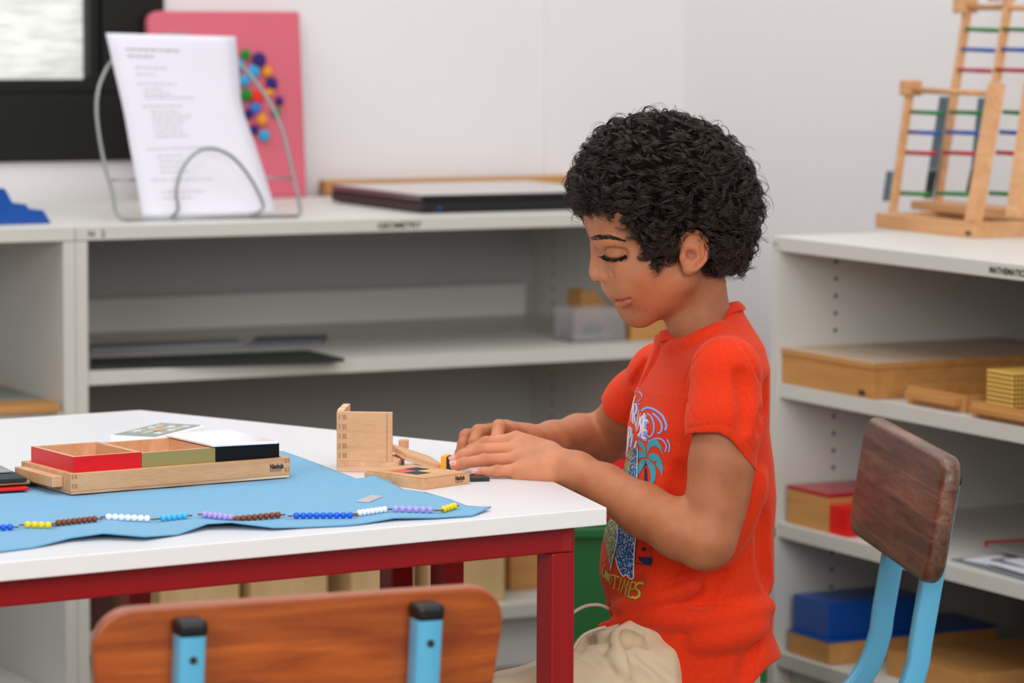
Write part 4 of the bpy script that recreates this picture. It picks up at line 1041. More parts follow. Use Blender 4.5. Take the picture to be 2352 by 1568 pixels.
class Sculpt:
    def __init__(s): s.p = []
    def ell(s, c, rad, k=0.01, rot=None, op='u'):
        s.p.append(Prim(f_ell(c, rad, rot), A3(c), max(rad), k, op)); return s
    def cone(s, a, b, ra, rb, k=0.01, op='u', flat=None):
        a_, b_ = A3(a), A3(b); ex = 1.0 if flat is None else max(1.0, 1/flat[1])
        s.p.append(Prim(f_cone(a_, b_, ra, rb, flat), (a_+b_)/2, np.linalg.norm(b_-a_)/2+max(ra, rb)*ex, k, op)); return s
    def chain(s, pts, rs, k=0.01, op='u', kin=None):
        for i in range(len(pts)-1): s.cone(pts[i], pts[i+1], rs[i], rs[i+1], k if i == 0 else (kin if kin is not None else k), op)
        return s
    def func(s, fn, c, r, k=0.01, op='u'): s.p.append(Prim(fn, A3(c), r, k, op)); return s
    def eval(s, P, cen=None, rad=0.0, margin=0.0):
        d = np.full(len(P), 1.0)
        for p in s.p:
            if cen is not None and np.linalg.norm(p.c-cen) - p.r - rad > margin + p.k: continue
            e = p.fn(P); k = p.k
            if p.op == 'u':
                if k > 0: h = np.clip(0.5+0.5*(d-e)/k, 0, 1); d = d*(1-h)+e*h - k*h*(1-h)
                else: d = np.minimum(d, e)
            elif p.op == 's':
                if k > 0: h = np.clip(0.5-0.5*(d+e)/k, 0, 1); d = d*(1-h)-e*h + k*h*(1-h)
                else: d = np.maximum(d, -e)
            else:                                      # 'i' intersect
                if k > 0: h = np.clip(0.5-0.5*(d-e)/k, 0, 1); d = d*(1-h)+e*h + k*h*(1-h)
                else: d = np.maximum(d, e)
        return d
    def mesh(s, lo, hi, vox, B=14):
        lo = np.array(lo, float); hi = np.array(hi, float)
        nb = np.ceil((hi-lo)/(vox*B)).astype(int); N = nb*B+2
        half = vox*(B+1)*0.5*math.sqrt(3)
        r1 = np.arange(-1, B+1)
        G = np.stack(np.meshgrid(r1, r1, r1, indexing='ij'), -1).reshape(-1, 3)       # samples -1..B
        n = B+2; ids_all = []; pos_all = []; quads = []
        bi = np.stack(np.meshgrid(*[np.arange(k) for k in nb], indexing='ij'), -1).reshape(-1, 3)
        cen = lo + (bi*B + (B-1)/2.0)*vox
        dc = np.concatenate([s.eval(cen[i:i+20000]) for i in range(0, len(cen), 20000)])
        act = np.abs(dc) < half*1.35 + 0.012
        def cid(ijk): return ((ijk[..., 0]+2)*int(N[1]+8) + (ijk[..., 1]+2))*int(N[2]+8) + (ijk[..., 2]+2)
        for b, c in zip(bi[act], cen[act]):
            g = G + b*B; P = lo + g*vox
            v = s.eval(P, c, half, vox*2+0.007).reshape(n, n, n); sg = v < 0
            if sg.all() or not sg.any(): continue
            # cells with low corner index (0..B) in local = global g-1.. ; own cells: -1+0 .. -> keep all, dedupe later
            c8 = [v[i:n-1+i, j:n-1+j, k:n-1+k] for i in (0, 1) for j in (0, 1) for k in (0, 1)]
            s8 = sum((x < 0).astype(np.int8) for x in c8); m = (s8 > 0) & (s8 < 8)
            idx = np.argwhere(m)
            if len(idx) == 0: continue
            acc = np.zeros((len(idx), 3)); cnt = np.zeros(len(idx))
            off = [(i, j, k) for i in (0, 1) for j in (0, 1) for k in (0, 1)]
            vals = [x[m] for x in c8]
            for a in range(8):
                for ax in range(3):
                    if off[a][ax] == 0:
                        o2 = list(off[a]); o2[ax] = 1; bb2 = o2[0]*4+o2[1]*2+o2[2]
                        va, vb = vals[a], vals[bb2]; cr = (va < 0) != (vb < 0)
                        t = np.where(cr, va/np.where(va == vb, 1, va-vb), 0)
                        p = np.array(off[a], float)[None, :].repeat(len(idx), 0); p[:, ax] += t
                        acc[cr] += p[cr]; cnt[cr] += 1
            pos = lo + (b*B - 1 + idx + acc/cnt[:, None])*vox
            gi = idx + b*B - 1
            ids_all.append(cid(gi)); pos_all.append(pos)
            # edges owned: low sample local index 1..B (global b*B .. b*B+B-1)
            for ax in range(3):
                sl0 = [slice(1, B+1)]*3; sl1 = list(sl0); sl1[ax] = slice(2, B+2)
                a0 = sg[tuple(sl0)]; a1 = sg[tuple(sl1)]; e = np.argwhere(a0 != a1)
                if len(e) == 0: continue
                fl = a0[tuple(e.T)]; ge = e + b*B
                u, w = (ax+1) % 3, (ax+2) % 3
                q = []
                for du, dw in ((0, 0), (-1, 0), (-1, -1), (0, -1)):
                    t = ge.copy(); t[:, u] += du; t[:, w] += dw; q.append(cid(t))
                q = np.stack(q, 1); q[~fl] = q[~fl][:, ::-1]; quads.append(q)
        ids = np.concatenate(ids_all); pos = np.concatenate(pos_all); uq, first = np.unique(ids, return_index=True)
        V = pos[first]; Q = np.concatenate(quads); F = np.searchsorted(uq, Q); F = np.clip(F, 0, len(uq)-1)
        ok = (uq[F] == Q).all(1)
        return V, F[ok]
def smooth_mesh(V, F, it=2, lam=0.5):
    n = len(V); e = np.concatenate([F[:, [0, 1]], F[:, [1, 2]], F[:, [2, 3]], F[:, [3, 0]]])
    e = np.concatenate([e, e[:, ::-1]])
    cnt = np.bincount(e[:, 0], minlength=n).astype(float); cnt[cnt == 0] = 1
    for _ in range(it):
        for l in (lam, -lam*1.04):
            s = np.stack([np.bincount(e[:, 0], weights=V[e[:, 1], k], minlength=n) for k in range(3)], 1)/cnt[:, None]
            V = V + l*(s-V)
    return V
def largest(V, F):
    lab = np.arange(len(V))
    while True:
        m = lab[F].min(1); new = lab.copy()
        for k in range(4): np.minimum.at(new, F[:, k], m)
        new = new[new]
        if (new == lab).all(): break
        lab = new
    best = np.bincount(lab).argmax(); keep = lab == best; mp = np.cumsum(keep)-1; F2 = F[keep[F[:, 0]]]
    return V[keep], mp[F2]
def np_mesh(name, V, F, mats, parent=None, T=None, smooth=True, mi=None):
    me = bpy.data.meshes.new(name); nq = F.shape[1]
    if T is not None:
        Ti = np.array(T.inverted()); V = V @ Ti[:3, :3].T + Ti[:3, 3]
    me.vertices.add(len(V)); me.vertices.foreach_set('co', V.astype(np.float32).ravel())
    me.loops.add(F.size); me.loops.foreach_set('vertex_index', F.astype(np.int32).ravel())
    me.polygons.add(len(F)); me.polygons.foreach_set('loop_start', np.arange(0, F.size, nq, dtype=np.int32))
    try: me.polygons.foreach_set('loop_total', np.full(len(F), nq, dtype=np.int32))
    except Exception: pass
    for m in (mats if isinstance(mats, (list, tuple)) else [mats]): me.materials.append(M[m] if isinstance(m, str) else m)
    me.polygons.foreach_set('use_smooth', np.full(len(F), smooth))
    if mi is not None: me.polygons.foreach_set('material_index', mi.astype(np.int32))
    me.update(calc_edges=True); me.validate()
    o = bpy.data.objects.new(name, me); COL.objects.link(o)
    if parent is not None: o.parent = parent
    return o

# ================================================================== the boy
# ---- head frame: numbers are photo pixels on the head's middle plane, turned 9 degrees towards us
HY = 3.69; HS = FPX/HY; HYAW = R(9)
HC = at_y(1530, 560, HY)
hx = Vector((math.cos(HYAW), math.sin(HYAW), 0)); hl = Vector((math.sin(HYAW), -math.cos(HYAW), 0)); hz = Vector((0, 0, 1))
_PC = Vector((0, math.cos(R(4.0)), -math.sin(R(4.0))))   # mean view direction at the head
def H(px, py, l=0.0):
    """photo pixel + sideways offset l (px, + towards the camera) -> point"""
    ly = l/HS; x = ((px-1530)/HS - ly*math.sin(HYAW))/math.cos(HYAW)
    p = HC + hx*x + hl*ly + hz*(-(py-560)/HS)
    # keep the photo height although the view looks slightly down
    p.z += (p.y-HY)*(-math.tan(R(4.0))) ; return p
HR = np.array([[hx.x, hl.x, 0], [hx.y, hl.y, 0], [0, 0, 1.0]])     # columns x, l, z
def hr(ang):                                                        # extra tilt in the profile plane (deg, clockwise in the photo)
    c, s = math.cos(R(ang)), math.sin(R(ang)); X = HR[:, 0]; Z = HR[:, 2]
    return np.stack([X*c - Z*s, HR[:, 1], X*s + Z*c], 1)
def hr_yaw(ang):                                                    # turn about the vertical: forward edge swings outwards
    c, s = math.cos(R(ang)), math.sin(R(ang)); X = HR[:, 0]; Y = HR[:, 1]
    return np.stack([X*c + Y*s, -X*s + Y*c, HR[:, 2]], 1)
def px(v): return v/HS
body = Sculpt()
def he(x, y, l, rx, rz, rl, k=10, ang=0, op='u', rot=None):
    body.ell(H(x, y, l), (px(rx), px(rl), px(rz)), px(k), rot if rot is not None else hr(ang), op)
def hcn(p, q, ra, rb, k=8, op='u'): body.cone(H(*p), H(*q), px(ra), px(rb), px(k), op)
# skull, face mass
he(1525, 440, 0, 180, 150, 146, 0, 10)
he(1588, 500, 0, 118, 118, 128, 40)
he(1450, 490, 0, 112, 104, 118, 40)
he(1470, 590, 0, 104, 96, 108, 40)
he(1500, 640, 0, 100, 86, 104, 40)
for s in (-1, 1):
    he(1456, 622, 56*s, 66, 56, 54, 30, 20)              # cheek
    he(1405, 553, 58*s, 44, 26, 42, 24, -4)              # brow bone
    he(1436, 655, 46*s, 44, 36, 40, 40)                  # beside the mouth
    hcn((1466, 712, 12*s), (1566, 640, 86*s), 30, 32, 40)
he(1472, 698, 0, 42, 42, 44, 24)                         # chin
he(1470, 716, 0, 32, 32, 34, 12)
he(1432, 666, 0, 34, 32, 42, 18)                         # muzzle
# eye hollows and lids, set into the surface found by probing the face
def surf_l(x, y, s=1):
    ls = np.linspace(190, 5, 260); P = np.array([tuple(H(x, y, l*s)) for l in ls]); d = body.eval(P)
    i = np.argmax(d < 0); return float(ls[i])
for s in (-1, 1):
    he(1364, 584, 40*s, 20, 20, 20, 16, 0, 's')
    LE = surf_l(1408, 584, s)
    for (x, y, r) in ((1398, 582, 17), (1416, 584, 15), (1430, 585, 10)):
        he(x, y, (surf_l(x, y, s)+7)*s, r, 14, 12, 7, 0, 's')
    EYE_L = LE - 27
    he(1414, 583, EYE_L*s, 29, 23, 31, 2.5)                              # the closed lid over the eyeball
    x1, x2 = 1390, 1434
    pts_u = [(1388, 577), (1396, 569), (1410, 566), (1424, 570), (1434, 577)]
    for i in range(4):
        p, q = pts_u[i], pts_u[i+1]
        hcn((p[0], p[1], (surf_l(p[0], p[1], s)+0.3)*s), (q[0], q[1], (surf_l(q[0], q[1], s)+0.3)*s), 1.3, 1.3, 2.6, 's')
    pts_l = [(1387, 590), (1396, 594), (1410, 595), (1424, 592), (1434, 586)]
    LIDP = pts_l
    for i in range(4):
        p, q = pts_l[i], pts_l[i+1]
        hcn((p[0], p[1], (surf_l(p[0], p[1], s)+0.2)*s), (q[0], q[1], (surf_l(q[0], q[1], s)+0.2)*s), 1.5, 1.5, 2.2, 's')
# nose
hcn((1370, 566, 0), (1367, 622, 0), 11, 12.5, 16)
he(1373, 633, 0, 18.5, 15.5, 17, 9, 10)
he(1380, 620, 0, 22, 26, 15, 14)
for s in (-1, 1):
    La = surf_l(1391, 638, s)
    he(1388, 639, (La-7)*s, 12, 10, 8.5, 7, 0)
    he(1376, 650, 9*s, 7, 4.5, 4.4, 3, -10, 's')
    pg = [(1396, 618), (1403, 628), (1406, 640), (1402, 650)]
    for i in range(3): hcn((pg[i][0], pg[i][1], (surf_l(pg[i][0], pg[i][1], s)+2.4)*s), (pg[i+1][0], pg[i+1][1], (surf_l(pg[i+1][0], pg[i+1][1], s)+2.4)*s), 1.6, 1.6, 8, 's')
# mouth, laid on the probed surface
he(1409, 675, 0, 14, 10, 26, 8, 38)
he(1405, 683, 0, 7, 5, 18, 4, 30)
hcn((1425, 699, 0), (1427, 699, 14), 8, 8, 5); hcn((1425, 699, 0), (1427, 699, -14), 8, 8, 5)
for s in (-1, 1):
    ML = [(1416, 690), (1421, 690.5), (1427, 690), (1433, 688.5), (1439, 686.5), (1444, 685)]
    LL = [surf_l(x, y, s) for x, y in ML]
    for i in range(5):
        hcn((ML[i][0]+2, ML[i][1]+9-0.7*i, (LL[i]-6)*s), (ML[i+1][0]+3, ML[i+1][1]+8.5-0.9*i, (LL[i+1]-5)*s), 6.3-1.0*i, 5.6-1.0*i, 8)
    for i in range(5):
        hcn((ML[i][0]-1, ML[i][1]-6, (LL[i]-3.5)*s), (ML[i+1][0]-1, ML[i+1][1]-5.5, (LL[i+1]-3.5)*s), 4.2-0.4*i, 3.8-0.4*i, 4)
    hcn((1406, 689.5, 0), (ML[0][0], ML[0][1], (LL[0]-1)*s), 1.7, 1.8, 2.0, 's')
    for i in range(5):
        hcn((ML[i][0], ML[i][1], LL[i]*s), (ML[i+1][0], ML[i+1][1], LL[i+1]*s), 2.3, 2.2, 2.5, 's')
    L1 = surf_l(1447, 688, s); L2 = surf_l(1460, 699, s)
    hcn((1446, 687, (L1+1.4)*s), (1456, 696, (L2+2.2)*s), 1.8, 1.0, 6, 's')
he(1436, 717, 0, 7, 7, 24, 8, -25, 's')
# ears (near one shaped in full)
for s in (-1, 1):
    L0 = 126*s
    E = lambda x, y, l: H(x, y, (126+l)*s)
    ang = 14
    body.ell(E(1587, 578, 9), (px(32), px(7), px(47)), px(8), hr(ang))
    rim = [(1557, 566), (1557, 549), (1568, 537), (1586, 532), (1603, 537), (1614, 551), (1618, 572), (1614, 592), (1602, 608), (1588, 620)]
    body.ell(E(1576, 619, 14), (px(13), px(7), px(12)), px(9), hr(30))
    rim3 = smooth_path([(x, y, 13.5+0.8*min(i, 6)) for i, (x, y) in enumerate(rim)], 4)
    for i in range(len(rim3)-1): body.cone(E(*rim3[i]), E(*rim3[i+1]), px(5.2), px(5.2), px(2.5), 'u')
    body.ell(E(1580, 585, 23), (px(17), px(16), px(14)), px(3.5), hr(ang), 's')        # concha
    hcn((1570, 552, (126+17)*s), (1588, 550, (126+18)*s), 4.5, 5.5, 3, 's')
    hcn((1590, 546, (126+18)*s), (1606, 572, (126+19)*s), 3.6, 2.6, 3, 's'); hcn((1606, 572, (126+19)*s), (1604, 594, (126+19)*s), 2.2, 1.2, 5, 's')
    hcn((1572, 564, (126+12)*s), (1595, 568, (126+14)*s), 3.6, 4, 3)
    hcn((1595, 568, (126+14)*s), (1599, 592, (126+14)*s), 4, 4, 3)
    hcn((1599, 592, (126+14)*s), (1584, 606, (126+14)*s), 4, 5, 4)
    he(1563, 590, 136*s, 8, 10, 6, 5)                                                # tragus
# ---- body frame
BY = 3.74; BS = FPX/BY; BYAW = R(17)
bx_ = Vector((math.cos(BYAW), math.sin(BYAW), 0)); bl = Vector((math.sin(BYAW), -math.cos(BYAW), 0))
BC = at_y(1600, 1100, BY)
def Bp(pxx, pyy, l=0.0):
    ly = l/BS; x = ((pxx-1600)/BS - ly*math.sin(BYAW))/math.cos(BYAW)
    p = BC + bx_*x + bl*ly + Vector((0, 0, -(pyy-1100)/BS)); p.z += (p.y-BY)*(-math.tan(R(8.0)))*0.6
    return p
# neck
body.cone(H(1596, 640, 0), H(1606, 735, 0), px(64), px(66), px(42))
body.cone(H(1606, 735, 0), Bp(1618, 800, 0), px(66), px(78), px(22))
body.cone(H(1618, 640, 0), H(1632, 720, 0), px(48), px(44), px(20))
# torso under the shirt
BR = np.array([[bx_.x, bl.x, 0], [bx_.y, bl.y, 0], [0, 0, 1.0]])
def be(S, x, y, l, rx, rz, rl, k): S.ell(Bp(x, y, l), (rx/BS, rl/BS, rz/BS), k/BS, BR)
be(body, 1622, 890, 0, 100, 110, 170, 30)
be(body, 1610, 1050, 0, 140, 210, 190, 60)
be(body, 1600, 1300, 0, 150, 210, 190, 60)
be(body, 1600, 1480, 0, 150, 130, 200, 60)
# ---- arms
shN = at_y(1668, 845, 3.60); elN = at_y(1624, 1236, 3.575); m1 = at_y(1655, 1060, 3.585)
def ppm(y): return FPX/y
body.cone(Bp(1640, 860, 90), shN, 0.030, 0.029, 0.02)
body.chain([shN, m1, elN], [0.0290, 0.0312, 0.0290], 0.015, kin=0.01)
body.ell(at_y(1664, 1100, 3.585), (0.024, 0.026, 0.060), 0.02, None)
fa = [at_y(1620, 1240, 3.575), at_y(1562, 1216, 3.585), at_y(1475, 1170, 3.61), at_y(1390, 1117, 3.65), at_y(1325, 1083, 3.680), at_y(1270, 1063, 3.703)]
body.chain(fa, [0.0290, 0.0298, 0.0270, 0.0225, 0.0200, 0.0190], 0.012, kin=0.01)
body.ell(at_y(1614, 1264, 3.572), (0.019, 0.018, 0.016), 0.012)           # elbow point
# near hand (his left): palm, four fingers, thumb
TH_ = 3.715
def hp_(x, y, Y): return at_y(x, y, Y)
wr = hp_(1268, 1063, 3.703)
mcp = [hp_(1186, 1009, 3.752), hp_(1188, 1031, 3.737), hp_(1191, 1054, 3.722), hp_(1188, 1080, 3.702)]
wq = [hp_(1262, 1042, 3.725), hp_(1264, 1054, 3.713), hp_(1264, 1070, 3.700), hp_(1262, 1082, 3.690)]
rM = [0.0082, 0.0086, 0.0084, 0.0076]
for a, b, r in zip(wq, mcp, rM): body.cone(a, b, 0.0142, r+0.0012, 0.010)
body.cone(hp_(1252, 1078, 3.692), hp_(1196, 1093, 3.697), 0.0125, 0.0085, 0.008)      # heel of the hand
body.cone(hp_(1240, 1050, 3.73), hp_(1200, 1062, 3.745), 0.0130, 0.0100, 0.008)
def finger(S, pts, rs, nail=None, kb=0.0035):
    S.chain(pts, rs, kb, kin=0.0022)
    for i in (1, 2):
        if i < len(pts)-1: S.ell(pts[i], (rs[i]*1.06,)*3, 0.002)
fN = {
 'index': ([mcp[0], hp_(1116, 1016, 3.752), hp_(1082, 1033, 3.752), hp_(1064, 1043, 3.752)], [.0080, .0066, .0058, .0052]),
 'middle': ([mcp[1], hp_(1101, 1032, 3.737), hp_(1062, 1046, 3.735), hp_(1043, 1055, 3.733)], [.0082, .0067, .0059, .0054]),
 'ring': ([mcp[2], hp_(1112, 1056, 3.720), hp_(1066, 1063, 3.717), hp_(1045, 1068, 3.716)], [.0080, .0066, .0061, .0057]),
 'little': ([mcp[3], hp_(1142, 1081, 3.701), hp_(1112, 1084, 3.701), hp_(1095, 1086, 3.701)], [.0072, .0059, .0052, .0047]),
}
for pts, rs in fN.values(): finger(body, pts, rs)
body.chain([hp_(1240, 1052, 3.735), hp_(1196, 1062, 3.758), hp_(1158, 1066, 3.764), hp_(1130, 1068, 3.764)], [0.011, 0.0088, 0.0072, 0.006], 0.006, kin=0.003)   # thumb
nails = []
def nail(S, tip, back, up, r, w=0.0042, l=0.0050):
    """dent for the nail plus data for the nail plate"""
    ax = (Vector(tip)-Vector(back)).normalized(); u = (up - ax*up.dot(ax)).normalized(); sd = ax.cross(u)
    c = Vector(tip) + u*(r*0.80) + ax*(r*0.10); nails.append((c, ax, u, sd, r, w, l))
upN = Vector((0.10, -0.62, 0.78))
for key, w in (('middle', .0040), ('ring', .0044), ('little', .0036), ('index', .0038)):
    pts, rs = fN[key]; nail(body, pts[3], pts[2], upN, rs[3], w)
# ---- far arm (his right)
shF = Bp(1590, 850, -235); shF = at_y(1500, 850, 3.885)
elF = at_y(1384, 1008, 4.005)
body.cone(Bp(1600, 870, -90), shF, 0.030, 0.028, 0.02)
body.chain([shF, at_y(1448, 940, 3.95), elF], [0.028, 0.0295, 0.0270], 0.015, kin=0.01)
ffa = [elF, at_y(1330, 1003, 3.975), at_y(1270, 1010, 3.92), at_y(1210, 1011, 3.868)]
body.chain(ffa, [0.0270, 0.0250, 0.0205, 0.0165], 0.012, kin=0.01)
# far hand: fingers arched over the work
wF = at_y(1212, 1012, 3.868)
mF = [at_y(1172, 990, 3.812), at_y(1160, 984, 3.826), at_y(1150, 984, 3.842), at_y(1142, 990, 3.858)]
for q, r in zip(mF, (0.0085, 0.0088, 0.0085, 0.0078)): body.cone(wF, q, 0.0135, r+0.001, 0.010)
fF = [
 ([mF[0], at_y(1146, 980, 3.785), at_y(1141, 1006, 3.772), at_y(1137, 1030, 3.768)], [.0083, .0076, .0066, .006]),
 ([mF[1], at_y(1099, 991, 3.812), at_y(1090, 1015, 3.800), at_y(1088, 1040, 3.795)], [.0083, .0076, .0066, .006]),
 ([mF[2], at_y(1071, 1001, 3.828), at_y(1064, 1020, 3.820), at_y(1066, 1042, 3.815)], [.0080, .0072, .0062, .0056]),
 ([mF[3], at_y(1085, 1010, 3.850), at_y(1062, 1026, 3.842), at_y(1054, 1040, 3.838)], [.0074, .0064, .0056, .005]),
]
for pts, rs in fF: finger(body, pts, rs)
body.chain([at_y(1205, 1018, 3.85), at_y(1180, 1032, 3.80), at_y(1160, 1046, 3.788), at_y(1142, 1056, 3.785)], [0.011, 0.0088, 0.0076, 0.0065], 0.006, kin=0.003)
# knuckle creases on the near hand
for key in ('middle', 'ring', 'little', 'index'):
    pts, rs = fN[key]
    for j, n_c in ((1, 3), (2, 2)):
        ax = (pts[j+1]-pts[j-1]).normalized(); u = (upN-ax*upN.dot(ax)).normalized(); sd = ax.cross(u)
        for q in range(n_c):
            o_ = pts[j] + ax*((q-(n_c-1)/2)*0.0019)
            a = o_ + u*(rs[j]*1.00) - sd*rs[j]*0.35 ; b = o_ + u*(rs[j]*1.00) + sd*rs[j]*0.35
            body.cone(a, b, 0.00028, 0.00028, 0.0009, 's')
T0 = Matrix.Translation((BC.x, BC.y, 0.0))
boy = thing('person', 'boy with curly dark hair in an orange t-shirt and beige trousers working at the table', 'person', T0)
lo = (-0.14, 3.50, 0.28); hi = (0.36, 4.10, 1.02)
V, F = body.mesh(lo, hi, 0.00135 if not os.environ.get('LOWRES') else 0.0025)
V = smooth_mesh(V, F, 1, 0.5)
SKV, SKF = V, F

# ---- skin material: warm brown, redder on cheeks, lips, ear, knuckles; darker neck and shoulder; shade painted into ear hollow and lip line
m_skin = bpy.data.materials.new('skin'); N, L = nodes_of(m_skin); P_ = N['Principled BSDF']
P_.inputs['Roughness'].default_value = 0.52; P_.inputs['Specular IOR Level'].default_value = 0.38
P_.inputs['Subsurface Weight'].default_value = 0.22; P_.inputs['Subsurface Scale'].default_value = 0.004
P_.inputs['Subsurface Radius'].default_value = (1.0, 0.4, 0.22)
at_ = N.new('ShaderNodeAttribute'); at_.attribute_name = 'skin_tone'
tcs = N.new('ShaderNodeTexCoord'); ns = N.new('ShaderNodeTexNoise'); ns.inputs['Scale'].default_value = 45; ns.inputs['Detail'].default_value = 5
L.new(tcs.outputs['Object'], ns.inputs['Vector'])
mxs = N.new('ShaderNodeMix'); mxs.data_type = 'RGBA'; mxs.blend_type = 'MULTIPLY'; mxs.inputs[0].default_value = 1
rr_ = N.new('ShaderNodeValToRGB'); rr_.color_ramp.elements[0].color = (0.88, 0.84, 0.80, 1); rr_.color_ramp.elements[1].color = (1.08, 1.08, 1.06, 1)
rr_.color_ramp.elements[0].position = 0.3; rr_.color_ramp.elements[1].position = 0.7
L.new(ns.outputs['Fac'], rr_.inputs[0]); L.new(at_.outputs['Color'], mxs.inputs[6]); L.new(rr_.outputs[0], mxs.inputs[7]); L.new(mxs.outputs[2], P_.inputs['Base Color'])
nb2 = N.new('ShaderNodeTexNoise'); nb2.inputs['Scale'].default_value = 900; nb2.inputs['Detail'].default_value = 2
L.new(tcs.outputs['Object'], nb2.inputs['Vector']); bs = N.new('ShaderNodeBump'); bs.inputs['Strength'].default_value = 0.45; bs.inputs['Distance'].default_value = 0.0005
L.new(nb2.outputs['Fac'], bs.inputs['Height']); L.new(bs.outputs['Normal'], P_.inputs['Normal'])
M['skin'] = m_skin
col = np.tile(np.array(srgb(184, 117, 80)[:3]), (len(V), 1))
def blob(c, r, c2, amt, soft=0.6):
    d = np.sqrt(((V-A3(c))**2).sum(1)); t = np.clip((r-d)/(r*soft), 0, 1); t = t*t*(3-2*t)*amt
    col[:] = col*(1-t[:, None]) + np.array(srgb(*c2)[:3])*t[:, None]
def blob_e(c, rad, rot, c2, amt, soft=0.5):
    q = (V-A3(c)) @ rot / np.array(rad); d = np.sqrt((q**2).sum(1)); t = np.clip((1-d)/soft, 0, 1); t = t*t*(3-2*t)*amt
    col[:] = col*(1-t[:, None]) + np.array(srgb(*c2)[:3])*t[:, None]
blob(at_y(1500, 1110, 3.6), 0.22, (180, 112, 74), 0.5)
blob(shN, 0.16, (156, 96, 64), 0.5)
blob(at_y(1200, 1050, 3.72), 0.11, (212, 142, 106), 0.7)
blob(H(1510, 670, 90), 0.045, (206, 116, 76), 0.7)
blob(H(1390, 640, 30), 0.022, (214, 142, 108), 0.6)
blob(H(1600, 720, 60), 0.06, (166, 108, 72), 0.6)
for s in (-1, 1):
    blob(H(1590, 580, 140*s), 0.026, (214, 126, 84), 0.6)
    blob_e(H(1582, 584, 144*s), (px(19), px(22), px(15)), hr(14), (164, 96, 88), 0.85)  # shade of the ear hollow painted into the skin colour
    blob_e(H(1390, 600, 58*s), (px(26), px(24), px(10)), hr(10), (170, 104, 76), 0.35)
    blob_e(H(1404, 577, 60*s), (px(26), px(28), px(8)), hr(0), (206, 150, 112), 0.4)
# lips
for s_ in (-1, 1):
    for i in range(6):
        t_ = i/5
        blob_e(H(ML[i][0]+3, ML[i][1]+8-4*t_, (LL[i]-1)*s_), (px(6.5-2*t_), px(12), px(6.8-4*t_)), hr(-12), (184, 86, 86), 0.8 if i < 5 else 0.3, 0.5)
        blob_e(H(ML[i][0]-1, ML[i][1]-3.5, (LL[i]-2)*s_), (px(8), px(13), px(3.6)), hr(8), (176, 86, 76), 0.7, 0.5)
        blob_e(H(ML[i][0], ML[i][1], (LL[i]-2)*s_), (px(5), px(12), px(2.0)), hr(0), (96, 36, 34), 0.75, 0.5)  # dark parting of the lips, its shade painted in
blob_e(H(1424, 699, 0), (px(12), px(26), px(8)), hr(-14), (184, 86, 86), 0.85, 0.4)
blob_e(H(1409, 685.5, 0), (px(10), px(26), px(4)), hr(8), (176, 86, 76), 0.7, 0.4)
blob(H(1482, 712, surf_l(1482, 712)), 0.0011, (80, 40, 32), 0.8, 0.4)
blob(H(1454, 717, surf_l(1454, 717)), 0.0010, (110, 56, 46), 0.7, 0.4)
for key in fN:
    pts, rs = fN[key]; blob(pts[1]+upN*0.006, 0.0075, (196, 112, 84), 0.5); blob(pts[3], 0.010, (226, 132, 108), 0.8)
for pts, rs in fF: blob(pts[1], 0.010, (216, 136, 104), 0.5)
skin = np_mesh('body', V, F, 'skin', boy, T0)
ca = skin.data.color_attributes.new('skin_tone', 'FLOAT_COLOR', 'POINT')
ca.data.foreach_set('color', np.concatenate([col, np.ones((len(V), 1))], 1).astype(np.float32).ravel())

# ---- nails
def loc0(p): return Vector(p) - T0.translation
M['nail'] = mat('nail', srgb(216, 148, 138), 0.22, coat=0.4)
for c, ax, u, sd, r, w, l in nails:
    vs = []; fs = []; n1, n2 = 8, 8
    for i in range(n1+1):
        for j in range(n2+1):
            a = (i/n1-0.5)*2; b = (j/n2-0.5)*2
            q = max(1, (abs(a)**3+abs(b)**3)**(1/3)) ; a, b = a/q, b/q
            arc = b*1.02
            vs.append(loc0(Vector(c) - u*(r*0.80) + ax*(a*l) + sd*(math.sin(arc)*w*1.02) + u*(math.cos(arc)*r*0.70 + r*0.34 - 0.0004*a*a*1.4)))
    for i in range(n1):
        for j in range(n2): k = i*(n2+1)+j; fs.append((k, k+1, k+n2+2, k+n2+1))
    MB().add(vs, fs).build('fingernail', 'nail', boy, smooth=True, label='pale pink fingernail')
# ================================================================== t-shirt
def proj(P):                                   # points -> photo pixels (for laying out seams and hems)
    q = (P - np.array(CAMP)) @ np.array(CR); return CX - FPX*q[:, 0]/q[:, 2], CY + FPX*q[:, 1]/q[:, 2]
STN = [  # photo row, centre x, half depth, half width (pixels at the body's distance)
 (690, 1604, 90, 100), (715, 1606, 92, 114), (745, 1612, 98, 142), (790, 1624, 108, 186), (840, 1622, 120, 222), (900, 1610, 134, 232), (980, 1601, 146, 226),
 (1060, 1606, 156, 218), (1140, 1600, 172, 216), (1220, 1588, 180, 218), (1330, 1584, 186, 222), (1372, 1584, 176, 220), (1410, 1588, 180, 226), (1450, 1594, 170, 230),
 (1500, 1606, 178, 236), (1600, 1612, 182, 240), (1680, 1612, 182, 240)]
STN = np.array(STN, float)
_BCn = np.array(BC); _bx = np.array(bx_); _bl = np.array(bl)
